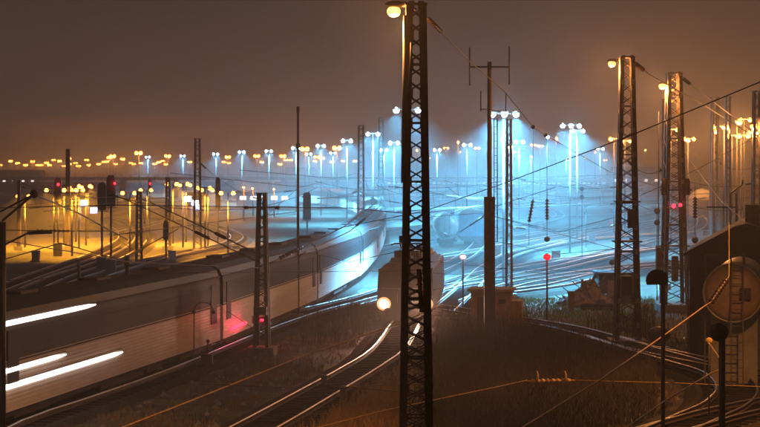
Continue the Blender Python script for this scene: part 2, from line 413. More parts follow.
def simple_mast(px, by, ty, wb, wt, lw, n, label, name='lattice_mast', m='steel', rz=0, x=True, group=None):
    loc, H, k_ = mast_at(px, by, ty)
    return lattice(name, label, loc, H, wb / k_, wt / k_, lw / k_, n, rz, group, m, x=x), H, k_
G1 = 'lattice catenary masts'
m3, H3, k3 = simple_mast(627, 348, 58, 26, 14, 3.8, 24, 'lattice mast right of the blue floodlit yard with a sodium lamp on its left side', rz=R(-1.5), group=G1)
lamp_arm(m3, H3 - .25, -.72, power=2200, r=.13)
part('equipment_box', M['boxgrey'], m3, lambda q: q.box((.15, -.5, 6.2), (.34, .3, .9)))
part('equipment_box', M['dark'], m3, lambda q: q.box((-.1, -.5, 3.0), (.5, .3, .95)))
part('work_platform', M['steel'], m3, lambda q: (q.box((0, 0, 5.1), (1.35, 1.1, .07)), q.box((0, 0, 7.0), (1.2, 1.0, .07))))
m4, H4, k4 = simple_mast(674, 311, 74, 25, 14, 3.4, 22, 'lattice mast left of the dark building with hanging equipment boxes and a sodium lamp', rz=R(2), group=G1)
lamp_arm(m4, H4 - .7, -.72, power=4200, r=.15)
for bx, bzz, bh in ((-1.05, 3.2, 1.35), (-.1, 2.6, 1.5), (.7, 3.1, 1.3)):
    part('equipment_box', M['boxgrey'], m4, lambda q: q.box((bx, -.75, bzz), (.36, .3, bh)))
part('support_frame', M['dark'], m4, lambda q: (q.box((-.2, -.6, 3.95), (2.1, .06, .07)), q.box((0, -.6, 7.3), (1.9, .06, .08)), q.tube([(-1.05, -.6, 4), (-1.05, -.6, 12)], .03)))
for sx in (-1, 1): part('insulator_drum', M['insul'], m4, lambda q: q.tube([(sx * .72, -.5, 7.0), (sx * .72, -.5, 8.0)], .16, 10))
rl = part('red_signal_lamp', M['red'], m4, lambda q: (q.ball((-.15, -.66, 6.35), .13), q.ball((.25, -.66, 6.4), .11)))
point(m4, (0, -.9, 6.4), 10, (1, .03, .08), .05)
m5, H5, k5 = simple_mast(715, 283, 98, 11, 7, 2.0, 22, 'pale sodium-lit lattice mast behind the dark building ridge, third from right', m='galv', group=G1)
m6, H6, k6 = simple_mast(728, 273, 97, 6, 5, 1.4, 26, 'slender sodium-lit lattice mast just right of the bright lamp cluster', m='galv', group=G1)
m7, H7, k7 = simple_mast(757, 290, 92, 12, 8, 2.2, 20, 'lattice mast cut by the right edge of the picture', group=G1)
lamp_arm(m7, H7 - 2.4, -.3, power=2500, r=.14)
m8, H8, k8 = simple_mast(197.5, 253, 139, 9, 6, 1.9, 17, 'dark lattice mast standing before the yellow lit grass left of centre', group=G1, rz=R(4))
m9, H9, k9 = simple_mast(262, 356, 194, 16, 9, 3.2, 17, 'short rusty lattice mast in front of the moving pale train', group=G1, rz=R(-5))
part('crossarm', M['dark'], m9, lambda q: (q.box((0, -.1, H9 - .6), (1.7, .07, .07)), [q.tube([(s * .8, -.1, H9 - .62), (s * .62, -.1, H9 - .62)], .075, 8) for s in (-1, 1)]))
part('junction_box', M['dark'], m9, lambda q: q.box((0, -.45, 2.1), (.6, .25, .35)))
for px, by, ty, wb, lab in ((361, 245, 126, 8, 'hazy blue lit lattice mast left of the near mast'), (381, 238, 118, 7, 'hazy lattice mast among the floodlights directly behind the near mast'),
                            (139, 266, 192, 7, 'short lattice mast carrying a diagonal arm over the left tracks'), (168, 250, 178, 6, 'short dark lattice mast left of the tall one by the yellow grass'),
                            (68, 250, 150, 5, 'thin lattice mast right of the far left signal post'), (19, 250, 181, 4, 'thin dark lattice mast near the far left edge'),
                            (509, 300, 120, 7, 'slim lattice mast right of the aerial mast under the twin floodlights'), (664, 290, 100, 5, 'faint slim lattice mast tucked behind the boxed mast')):
    simple_mast(px, by, ty, wb, wb * .75, 1.7, 18, lab, m='steel', group=G1)
loc, H, k_ = mast_at(298, 320, 107)
p_ = thing('aerial_pole', 'very thin tall plain pole in front of the train bend', 'pole', loc)
part('pole', M['dark'], p_, lambda q: q.tube([(0, 0, 0), (0, 0, H)], .085, 8, r2=.06))
part('tip_box', M['dark'], p_, lambda q: (q.box((0, 0, H - .15), (.17, .17, .35)), q.box((0, 0, H - 2.2), (.25, .2, .25))))
part('concrete_footing', M['concrete'], p_, lambda q: q.box((0, 0, .15), (.6, .6, .4)))

t = thing('lamp_standard', 'sodium lamp standard beyond the right edge beside the curved rails', 'lamp', (P(860, 0, 57).x, 57, 0))
part('pole', M['galv'], t, lambda q: q.tube([(0, 0, 0), (0, 0, 10.4), (-.5, 0, 11.0), (-1.4, 0, 11.1)], .09, 8, r2=.05))
hd = part('lamp_head', M['boxgrey'], t, lambda q: q.ball((-1.6, 0, 11.1), .32, 1.2, .6, .4))
part('lens', M['sodium'], hd, lambda q: q.ball((-1.6, 0, 11.0), .16, 1.2, .8, .6))
spot(t, (-1.6, 0, 10.8), 6500, SOD, 106, (R(14), R(10), 0), .08, .6)
# ------------------------------------------------------------------ wires
def wire(label, pts, r=.02, m='wire', sag=0, name='overhead_wire', ins=(), insm='insul', group='overhead wires across the yard', balls=()):
    """pts: (px,py,d). One cable; ins: list of (t0,t1,r) insulator stretches along it."""
    ws = [P(*p) for p in pts]; path = []
    for i in range(len(ws) - 1):
        n = 10
        for k in range(n):
            t = k / n; q = ws[i].lerp(ws[i + 1], t); q.z -= sag * 4 * t * (1 - t); path.append(q)
    path.append(ws[-1])
    b = MB(); b.tube(path, r, 5); o = b.build(name, M[m]); tag(o, label, 'wire', group)
    for t0, t1, rr in ins:
        ii = MB(); i0, i1 = t0 * (len(path) - 1), t1 * (len(path) - 1)
        def at(x): a = int(min(x, len(path) - 2)); return path[a].lerp(path[a + 1], x - a)
        A, B = at(i0), at(i1); n = 8
        ii.tube([A, B], rr * .45, 6)
        dirn = (B - A).normalized()
        for k in range(n):
            c = A.lerp(B, (k + .5) / n); hw = (B - A).length / n * .28
            ii.tube([c - dirn * hw, c + dirn * hw], [rr, rr * .55], 8)
        ii.build('insulator', M[insm], o)
    for t in balls:
        i = min(int(t * (len(path) - 1)), len(path) - 1)
        bb = MB(); bb.ball(path[i], .09); bb.build('clamp', M['dark'], o)
    return o
wire('thick dark cable rising from the near mast to the upper right corner', [(344, 227, 88), (425, 211, 78), (505, 183, 70), (632, 135, 58), (770, 78, 50)], .02)
wire('thin dark cable falling from the near mast top past the aerials to the boxed mast', [(422, 12, 42), (468, 60, 55), (505, 92, 66), (533, 127, 74), (547, 136, 78), (610, 172, 95), (668, 190, 109)], .016, ins=((.02, .06, .06),), balls=(.5, .66))
wire('cable sloping down right from the sodium lamp mast beside the blue glow', [(633, 62, 85), (650, 75, 92), (700, 103, 115), (760, 140, 150)], .03, ins=((.05, .2, .12),))
wire('cable sloping down right from the top of the boxed mast', [(680, 76, 109), (700, 92, 115), (740, 122, 130), (800, 170, 150)], .03, ins=((.06, .16, .12),))
wire('upper of two diagonal stay wires right of the short rusty mast', [(266, 265, 82), (345, 226, 92), (377, 202, 100)], .03, ins=((.08, .22, .10),))
wire('lower of two diagonal stay wires right of the short rusty mast', [(300, 255, 82), (350, 231, 92), (380, 206, 100)], .028, ins=((.6, .75, .07),))
wire('upper diagonal stay wire left of the short rusty mast', [(258, 254, 82), (205, 228, 88), (150, 202, 95)], .035, ins=((.3, .4, .09),))
wire('lower diagonal stay wire left of the short rusty mast', [(258, 262, 82), (200, 234, 88), (140, 206, 95), (112, 194, 98)], .03, ins=((.28, .36, .09),))
wire('level dark wire crossing at signal height on the left', [(0, 230, 110), (60, 231, 110), (110, 231, 115)], .03, ins=((.3, .6, .09),))
wire('level wire from the left edge to the rusty mast top', [(-10, 208, 82), (120, 205, 82), (256, 207, 82)], .022)
wire('level wire from the rusty mast top to the near mast', [(268, 207, 82), (350, 208, 80), (402, 213, 76)], .02)
wire('long thin wire crossing the pale train at mid height', [(-10, 281, 60), (180, 273, 70), (400, 271, 80), (600, 283, 90)], .012)
wire('thin wire over the right part of the tracks', [(380, 221, 100), (480, 213, 100), (620, 250, 100)], .014)
wire('long pale wire crossing the blue yard above the red lantern', [(440, 262, 85), (560, 275, 85), (640, 300, 85)], .012)
wire('wire running over far tracks to the haze', [(170, 173, 240), (290, 186, 260), (420, 188, 300)], .05)
wire('wire over the sidings between the far masts', [(240, 170, 220), (330, 178, 230), (520, 178, 240), (700, 172, 260)], .04)
wire('dark stay wire crossing the blue yard left of the twin floodlights', [(460, 232, 120), (500, 205, 120), (556, 187, 120)], .025, ins=((.12, .3, .1),))
wire('golden lit contact wire slanting across the dark middle foreground', [(110, 432, 46), (190, 401, 50), (300, 357, 58), (400, 323, 66), (440, 305, 72)], .022, 'wirelit')
wire('golden contact wire rising through the scrub in the foreground', [(300, 432, 50), (380, 411, 54), (500, 386, 60), (527, 380, 62)], .014, 'wirelit')
o_ = wire('golden strain insulator string with two arcing horns in front of the dark scrub', [(526, 381, 62), (576, 380, 62)], .02, 'gold', name='strain_insulator', ins=((.1, .9, .085),), insm='insul2', group='insulator strings')
o_['category'] = 'insulator'
for px in (537, 565):
    hb = MB(); hb.tube([P(px, 381, 61.9), P(px + 1, 375, 61.9), P(px, 371, 61.9)], .045, 6, r2=.02); hb.build('arcing_horn', M['gold'], o_)
wire('thin golden wire running level to the right edge', [(576, 380, 62), (680, 383, 62), (770, 387, 62)], .012, 'wirelit')
wire('bright golden wire climbing to the black insulator before the round tank', [(515, 432, 46), (600, 380, 50), (670, 331, 56), (706, 305, 60)], .022, 'wirelit')
wire('black insulator and hanger before the round tank', [(706, 305, 60), (714, 300, 60.5), (729, 276, 62), (729, 222, 63)], .014, 'wirelit', ins=((.22, .62, .11),), group='insulator strings', insm='insul')
wire('golden wire bent at a steady arm above the inner curve', [(620, 432, 46), (665, 401, 49), (711, 373, 52), (722, 369, 53), (723, 363, 53), (709, 343, 55)], .02, 'wirelit')
for i, (x0, y0, x1, y1, d) in enumerate([(-5, 352, 45, 348, 60), (200, 384, 302, 388, 50), (430, 383, 330, 388, 50), (340, 386, 400, 392, 50)]):
    wire(['faint dark wire over the near rails at far left', 'dark registration wire left of the near rails', 'dark registration wire between the near rails and the mast', 'lower dark wire beside the near mast'][i], [(x0, y0, d), (x1, y1, d)], .012)
def catenary(path, s0, s1, label, r_=.02, pole_side=1, z0=5.9, posts=True):
    L = [0]
    for i in range(len(path) - 1): L.append(L[-1] + (path[i + 1] - path[i]).length)
    s1 = min(s1, L[-1] - 1); a = s0; cw = MB(); mw = MB(); dr = MB(); first = None; k = 0
    cpt = []; mpt = []
    while a < s1:
        A, B = along(path, a), along(path, min(a + 50, s1))
        for j in range(10):
            t_ = j / 10; p = A.lerp(B, t_); z = ((-1) ** k) * .2
            cpt.append(p + Vector((z * (1 - 2 * t_), 0, z0))); mz = z0 + .5 + 1.1 * (2 * t_ - 1) ** 2; mpt.append(p + Vector((0, 0, mz)))
            if j % 2: dr.tube([cpt[-1], mpt[-1]], r_ * .5, 4)
        a += 50; k += 1
    cw.tube(cpt, r_, 4); mw.tube(mpt, r_, 4)
    o = cw.build('catenary_line', M['wire']); tag(o, label, 'wire', 'catenary over the yard tracks')
    mw.build('messenger_wire', M['wire'], o); dr.build('droppers', M['wire'], o)['kind'] = 'stuff'
    return o
catenary(T3, 60, 330, 'catenary above the locomotive track bending into the blue yard', .018)
catenary(T10, 5, 300, 'catenary above the upper of the curving blue yard tracks', .02)
catenary(T11, 5, 300, 'catenary above the steep crossing track right of the locomotive', .02)
catenary(T12, 5, 200, 'catenary above the lower blue yard track near the scrap heap', .018)
catenary(T2, 70, 420, 'catenary above the track just right of the train', .02)
catenary(T1, 45, 420, 'catenary above the long train', .018)
catenary(T7, 30, 330, 'catenary above the left curve by the bulky signal pair', .02)
catenary(T8, 30, 330, 'catenary above the left curve reaching the tall left mast', .02)
catenary(T9, 30, 330, 'catenary above the leftmost curve by the first red signal', .02)
for i, fp in enumerate(FARP[:4]): catenary(fp, 5, 500, 'catenary above %s' % ['the far track curling back at the hazy masts', 'the far track curling back under the triple floodlight', 'the far right track curling back behind the boxed mast', 'the straight far track under the pale train'][i], .028)
# cross spans between distant masts
for i, (x0, y0, x1, y1, d) in enumerate([(19, 186, 68, 184, 190), (68, 192, 139, 197, 185), (139, 199, 197, 196, 185), (197, 186, 298, 190, 180), (197, 160, 262, 200, 150), (298, 196, 361, 190, 190), (361, 178, 381, 176, 218), (381, 186, 509, 180, 190), (381, 200, 509, 204, 190), (509, 176, 627, 186, 140), (509, 196, 627, 202, 140), (509, 226, 627, 222, 125), (570, 204, 715, 196, 190), (627, 160, 664, 168, 100), (627, 236, 674, 240, 98), (674, 176, 757, 182, 120), (674, 200, 757, 206, 120), (715, 160, 757, 166, 138), (440, 232, 509, 236, 150), (298, 236, 381, 226, 140)]):
    wire('thin cross span wire, %s' % ['between the two far left masts', 'from the thin left mast to the short one', 'between the short and the tall left mast', 'from the tall left mast to the thin pole', 'slanting from the tall left mast to the rusty mast', 'from the thin pole to the hazy blue mast', 'between the two hazy masts', 'upper one behind the near mast', 'lower one behind the near mast', 'highest one left of the right lamp mast', 'middle one left of the right lamp mast', 'lowest one left of the right lamp mast', 'from the triple floodlight to the pale masts', 'high between lamp mast and boxed mast', 'low between lamp mast and boxed mast', 'upper one right of the boxed mast', 'lower one right of the boxed mast', 'between the two rightmost masts', 'beside the covered wagon', 'over the train bend'][i],
         [(x0, y0, d), (x1, y1, d)], .022 if d > 150 else .016, sag=-.0 if 0 else .5, ins=((.06, .14, .10), (.86, .94, .10)), group='cross span wires')
for lab, pts_ in (('fine wire dipping over the roof of the train from the left post', [(2, 240, 46), (130, 262, 60), (262, 268, 80)]),
    ('fine wire from the bulky signal pair to the rusty mast foot', [(112, 236, 90), (190, 286, 85), (256, 330, 82)]),
    ('fine wire climbing from the rusty mast to the thin tall pole', [(266, 216, 82), (298, 188, 100), (361, 172, 200)]),
    ('fine wire sagging from the thin tall pole to the near mast', [(298, 250, 100), (350, 262, 80), (404, 250, 60)]),
    ('fine wire between near mast and aerial mast at lantern height', [(430, 262, 60), (460, 258, 75), (489, 268, 87)]),
    ('fine wire between near mast and aerial mast at shed roof height', [(432, 290, 60), (462, 284, 75), (489, 288, 87)]),
    ('fine wire from the aerial mast to the right lamp mast, upper', [(489, 215, 87), (560, 232, 86), (620, 216, 86)]),
    ('fine wire from the aerial mast to the right lamp mast, lower', [(489, 240, 87), (560, 254, 86), (620, 248, 86)]),
    ('fine wire over the scrap heap toward the dark building', [(500, 268, 92), (600, 272, 90), (690, 262, 82)]),
    ('fine wire between right lamp mast and boxed mast below the platform', [(636, 204, 86), (655, 212, 98), (672, 206, 108)]),
    ('fine wire from the boxed mast down to the building eave', [(682, 150, 108), (720, 200, 95), (748, 224, 84)]),
    ('fine wire rising steeply off the right edge', [(640, 196, 86), (700, 168, 80), (770, 128, 72)])):
    wire(lab, pts_, .013)
# hangers with insulators
def hanger(label, x, yt, yb, d, i0, i1, lean=0):
    o = MB(); o.tube([P(x, yt, d), P(x, i0, d)], .02, 5); o.tube([P(x + lean, i1, d), P(x + lean, yb, d)], .02, 5)
    h_ = tag(o.build('wire_hanger', M['dark']), label, 'hanger', 'hangers in the blue yard')
    b = MB(); A, B = P(x, i0, d), P(x + lean, i1, d); b.tube([A, B], .06, 8)
    for k in range(7):
        c = A.lerp(B, (k + .5) / 7); b.tube([c - Vector((0, 0, .06)), c + Vector((0, 0, .06))], [.15, .08], 8)
    b.build('insulator', M['insul'], h_)
    if not lean: part('weight', M['dark'], h_, lambda q: q.ball(P(x + lean, yb, d), .2))
    return h_
hanger('leaning black insulator hanging over the blue yard', 533, 127, 245, 118, 200, 222, -4)
hanger('upright black insulator with a ball weight over the blue yard', 547, 136, 239, 118, 199, 220)
hanger('black insulator hanging between boxed mast and dark building', 695, 185, 240, 105, 197, 218)

# ------------------------------------------------------------------ cantilever arms and posts on the left
d0 = 46; b0 = P(2, 222, d0)
cp = thing('catenary_post', 'dark post at the left picture edge with bracket arms reaching right', 'post', (b0.x, d0, 0))
part('pole', M['dark'], cp, lambda q: q.tube([(0, 0, 0), (0, 0, b0.z)], .10, 8))
def rel(px, py, d): v = P(px, py, d); return v - Vector((b0.x, d0, 0))
part('bracket_arm', M['dark'], cp, lambda q: (q.tube([rel(2, 221, d0), rel(34, 194, d0)], .035), q.tube([rel(2, 246, d0), rel(28, 233, d0)], .03), q.tube([rel(28, 233, d0), rel(52, 232, d0)], .05)))
part('clamp', M['dark'], cp, lambda q: q.ball(rel(34, 194, d0), .11))
wire('dark diagonal wire rising from the left post bracket', [(-8, 216, 46), (34, 194, 46), (80, 214, 60), (128, 240, 80)], .025)
wire('dark thick arm wire crossing the lower left tracks', [(-5, 262, 60), (60, 243, 66), (120, 260, 70), (178, 229, 75)], .022)
def post(px, by, ty, label, r=.07, name='post', cat='post', extra=None):
    loc, H, k_ = mast_at(px, by, ty); t = thing(name, label, cat, loc)
    part('pole', M['dark'], t, lambda q: q.tube([(0, 0, 0), (0, 0, H)], r, 8))
    part('concrete_footing', M['concrete'], t, lambda q: q.box((0, 0, .1), (r * 5, r * 5, .3)))
    if extra: extra(t, H)
    return t
def knob(t, H): part('top_insulator', M['insul'], t, lambda q: (q.tube([(0, 0, H), (0, 0, H + .45)], .09, 8), [q.tube([(0, 0, H + .05 + i * .1), (0, 0, H + .1 + i * .1)], [.15, .1], 8) for i in range(4)]))
post(127, 378, 266, 'short dark post in front of the train beside the first light trail strips', .08, extra=knob)
post(79, 290, 262, 'stubby dark post among the left tracks', .12)
post(97, 392, 330, 'low faint post before the pale train side', .04)
post(160, 374, 315, 'low thin post before the middle of the pale train', .04)

# signals
def signal(px, by, ty, label, hw=1.0, hh=2.2, red=None, r=.09, heads=1, cabinet=False):
    loc, H, k_ = mast_at(px, by, ty); t = thing('railway_signal', label, 'signal', loc, group='railway signals')
    part('pole', M['dark'], t, lambda q: q.tube([(0, 0, 0), (0, 0, H - hh * .3)], r, 8))
    hd = part('signal_head', M['dark'], t, lambda q: (q.box((0, 0, H - hh / 2), (hw, .3, hh)), q.prism([(-hw / 2, 0), (hw / 2, 0), (hw * .3, .3), (-hw * .3, .3)], (0, -.15, H), (1, 0, 0), (0, 0, 1), (0, .3, 0))))
    part('lens_hood', M['dark'], hd, lambda q: [q.box((0, -.28, H - .35 - i * .55), (hw * .45, .25, .05)) for i in range(max(1, int(hh / .6)))])
    part('work_cage', M['dark'], t, lambda q: (q.box((0, .35, H - hh - .1), (hw * 1.2, .8, .06)), [q.bar((s * hw * .6, .7, H - hh), (s * hw * .6, .7, H - hh + 1), .04) for s in (-1, 1)]))
    if red:
        part('red_lens', M['red'], hd, lambda q: q.ball((red, -.22, H - .35), .14 if k_ < 12 else .09))
        point(t, (red, -.5, H - .35), 25, (1, .03, .06), .04)
    if cabinet: part('base_cabinet', M['dark'], t, lambda q: q.box((0, -.1, .65), (.8, .5, 1.3)))
    return t
signal(58, 256, 181, 'signal with glowing red lens left of the yellow lamps', .7, 2.6, red=.05, cabinet=True)
signal(102, 272, 186, 'left of a pair of bulky dark signals by the left tracks', .7, 2.0, cabinet=True)
signal(111, 276, 179, 'right of a pair of bulky dark signals, red lens on its edge', .7, 2.2, red=.33, cabinet=True)
signal(218, 247, 180, 'plain dark signal right of the tall left mast', .55, 3.2)
signal(307, 245, 195, 'dark signal box above the bend of the train', .9, 2.8)
signal(150, 235, 181, 'far signal showing red behind the short lattice masts', .5, 1.2, red=.05)
signal(166, 262, 224, 'low signal in front of the yellow grass', .5, 1.4)

def lantern(px, by, ty, label, m, r, light=None, d2=None):
    loc, H, k_ = mast_at(px, by, ty); t = thing('lantern_post', label, 'lantern', loc, group='round lanterns on posts')
    part('pole', M['dark'], t, lambda q: q.tube([(0, 0, 0), (0, 0, H)], .05, 8))
    part('lantern_disc', M[m], t, lambda q: (q.ball((0, 0, H), r, 1, .6, .8, 14, 10)))
    part('lantern_cap', M['dark'], t, lambda q: q.tube([(0, 0, H + r * .72), (0, 0, H + r * .9)], [r * .45, r * .2], 10))
    if light: point(t, (0, -r - .1, H), light[0], light[1], .03)
lantern(547, 325, 257, 'red round lantern on a thin post over the green grass', 'redsoft', .22, (25, (1, .03, .05)))
lantern(463, 312, 257, 'pink glowing round lantern between locomotive and hut', 'pinkl', .2, (15, (1, .5, .5)))
lantern(357, 275, 247, 'pale oval lantern by the end of the train', 'tankblue', .32)
# wire clamps floating on poles in the yard : small lamp-less signal discs
for px, by, ty, lab in ((582, 262, 189, 'thin post with a dark disc at mid yard'), (586, 250, 206, 'short post with a small dark disc right of the others'), (657, 300, 211, 'post with twin dark discs left of the boxed mast'), (612, 300, 262, 'low post with a dark ball before the lamp mast')):
    def ex(t, H): parts('disc', M['dark'], t, [lambda q, z=z: q.ball((0, 0, z), .2, 1, .4, 1) for z in (H, H - .75)])
    post(px, by, ty, lab, .035, 'disc_post', 'post', ex)
# right foreground posts
def sign_head(t, H): part('sign_disc', M['dark'], t, lambda q: (q.prism([(.33 * math.cos(a * math.pi / 8), .33 * math.sin(a * math.pi / 8)) for a in range(9)] + [(-.3, -.12), (.3, -.12)], (-.18, -.06, H - .1), (1, 0, 0), (0, 0, 1), (0, .05, 0))))
def near_post(px, d, ty, label, r, extra):
    b = P(px, ty, d); t = thing('track_post', label, 'post', (b.x, d, 0))
    part('pole', M['dark'], t, lambda q: q.tube([(0, 0, 0), (0, 0, b.z)], r, 8)); extra(t, b.z); return t
near_post(663, 52, 277, 'near dark post with a half round plate at its head, right foreground', .06, sign_head)
near_post(722, 48, 332, 'near black post with a ball head beside the curved rails', .09, lambda t, H: part('ball_head', M['dark'], t, lambda q: q.ball((-.08, 0, H), .26, 1, .5, 1)))
near_post(709, 60, 341, 'short post with a yellow enamel disc above the curved rails', .025, lambda t, H: part('yellow_disc', M['gold'], t, lambda q: q.ball((0, 0, H), .12, 1, .5, 1)))
def dome(t, H): part('domed_cover', M['dark'], t, lambda q: q.ball((0, 0, H), .55, 1, 1, .75, 14, 8))
post(659, 352, 335, 'low dark domed cover beside the curved track', .2, 'domed_box', 'equipment', dome)
post(646, 338, 306, 'short post with a small pointed plate left of the domed cover', .035, extra=lambda t, H: part('plate', M['boxgrey'], t, lambda q: q.prism([(-.15, -.25), (.15, -.25), (.15, 0), (0, .18), (-.15, 0)], (0, -.03, H - .05), (1, 0, 0), (0, 0, 1), (0, .05, 0))))
# catenary tension weights near rails
for px, by, ty, lab in ((324, 392, 380, 'small dark switch box beside the left near rail'), (343, 404, 384, 'small dark switch box between the near rails')):
    loc, H, k_ = mast_at(px, by, ty); t = thing('switch_box', lab, 'switch box', loc)
    part('housing', M['dark'], t, lambda q: q.box((0, 0, .5), (.22, .22, .3))); part('pole', M['dark'], t, lambda q: (q.box((0, 0, .18), (.08, .08, .36)), q.box((.08, 0, .6), (.34, .05, .06))))

# hoop post in front of train
loc, H, k_ = mast_at(194, 368, 312); t = thing('hoop_post', 'thin arched hoop post with two bulb ends before the pale train', 'post', loc)
def hoop(q):
    pts_ = [(0, 0, 0), (0, 0, H)] + [(.42 - .42 * math.cos(a * math.pi / 8), 0, H + .42 * math.sin(a * math.pi / 8)) for a in range(1, 9)]
    q.tube(pts_, .022, 6)
part('hoop', M['dark'], t, hoop)
parts('bulb', M['dark'], t, [lambda q, x=x: q.ball((x, 0, H), .09) for x in (0, .84)])
part('cable_box', M['dark'], t, lambda q: (q.box((.55, 0, .35), (.5, .3, .5)), q.tube([(.55, 0, .5), (.60, 0, 1.1)], .03), q.ball((.60, 0, 1.15), .08)))
# dwarf signal with two red lamps
loc, H, k_ = mast_at(260, 350, 317); loc.y -= .9
t = thing('dwarf_signal', 'small signal with two red lamps at the foot of the short rusty mast', 'signal', loc)
part('pole', M['dark'], t, lambda q: q.tube([(0, 0, 0), (0, 0, H)], .05, 8))
hd = part('signal_head', M['dark'], t, lambda q: q.box((0, 0, H - .05), (.62, .16, .34)))
for sx in (-.14, .16): part('red_lens', M['red'], hd, lambda q: q.ball((sx, -.11, H - .05), .085))
point(t, (0, -.4, H), 50, (1, .04, .06), .04)

# ------------------------------------------------------------------ passenger train on T1
plen = [0]
for i in range(len(T1) - 1): plen.append(plen[-1] + (T1[i + 1] - T1[i]).length)
RT = BH + .10 + .175 + .006
def coach(a, b, i):
    mid = (a + b) / 2; d = b - a; rz = math.atan2(d.y, d.x); L = d.length - .5
    t = thing('train_coach', None, 'train coach', (mid.x, mid.y, RT), rz, 'coaches of the long curving train')
    hl = L / 2
    # camera side is local -y
    def body(q, rows):
        n = len(rows); vs = []; fs = []
        for x in (-hl, hl): vs += [(x, y, z) for y, z in rows]
        for k in range(n - 1): fs.append((k, n + k, n + k + 1, k + 1))
        q.poly(vs, fs)
    def ribbed(s):
        rows = []; z = .28; k = 0
        while z < 1.86:
            rows += [(s * 1.43, z), (s * 1.43, z + .085), (s * 1.405, z + .095), (s * 1.405, z + .12)]; z += .13
        return rows
    b = MB()
    for s in (-1, 1): body(b, ribbed(s))
    b.poly([(x, y, z) for x in (-hl, hl) for y, z in ((-1.4, .3), (1.4, .3), (1.4, 1.85), (-1.4, 1.85))], [(0, 1, 2, 3), (4, 7, 6, 5), (0, 4, 5, 1)])
    b.build('lower_body', M['pale'], t)
    b = MB(); prof = [(1.39, 1.84), (1.42, 1.90), (1.42, 2.9), (1.38, 3.2), (-1.38, 3.2), (-1.42, 2.9), (-1.42, 1.90), (-1.39, 1.84)]
    b.prism(prof, (-hl, 0, 0), (0, 1, 0), (0, 0, 1), (2 * hl, 0, 0)); b.build('upper_body', M['upper'], t)
    b = MB(); prof = [(1.37, 3.2), (1.25, 3.48), (.9, 3.7), (.4, 3.80), (-.4, 3.80), (-.9, 3.7), (-1.25, 3.48), (-1.37, 3.2)]
    b.prism(prof, (-hl, 0, 0), (0, 1, 0), (0, 0, 1), (2 * hl, 0, 0))
    ro = b.build('roof', M['roof'], t)
    parts('roof_vent', M['roof'], ro, [lambda q, x=x: q.box((x, 0, 3.84), (1.6, .8, .12)) for x in (-hl * .6, 0, hl * .6)])
    part('cant_rail', M['black'], t, lambda q: q.box((0, -1.43, 3.19), (2 * hl, .04, .06)))
    part('waist_rail', M['black'], t, lambda q: q.box((0, -1.435, 1.875), (2 * hl, .05, .05)))
    part('underframe', M['black'], t, lambda q: (q.box((0, 0, .16), (2 * hl * .96, 2.3, .26)), q.box((0, -.9, .0), (5, .5, .35)), q.box((4, -.9, .02), (2, .5, .3))))
    for sx in (-1, 1):
        bo = part('bogie', M['black'], t, lambda q: q.box((sx * (hl - 3.6), 0, .05), (3.2, 2.2, .3)))
        for w_ in (-1.25, 1.25):
            part('wheel', M['steel'], bo, lambda q: q.tube([(sx * (hl - 3.6) + w_, -.8, .12 + .0), (sx * (hl - 3.6) + w_, .8, .12)], .30, 14))
    part('gangway', M['black'], t, lambda q: q.box((hl + .2, 0, 1.7), (.5, 1.3, 2.4)))
    return t, hl
ps = []
s_ = 0
coaches = []
CL = 26.0
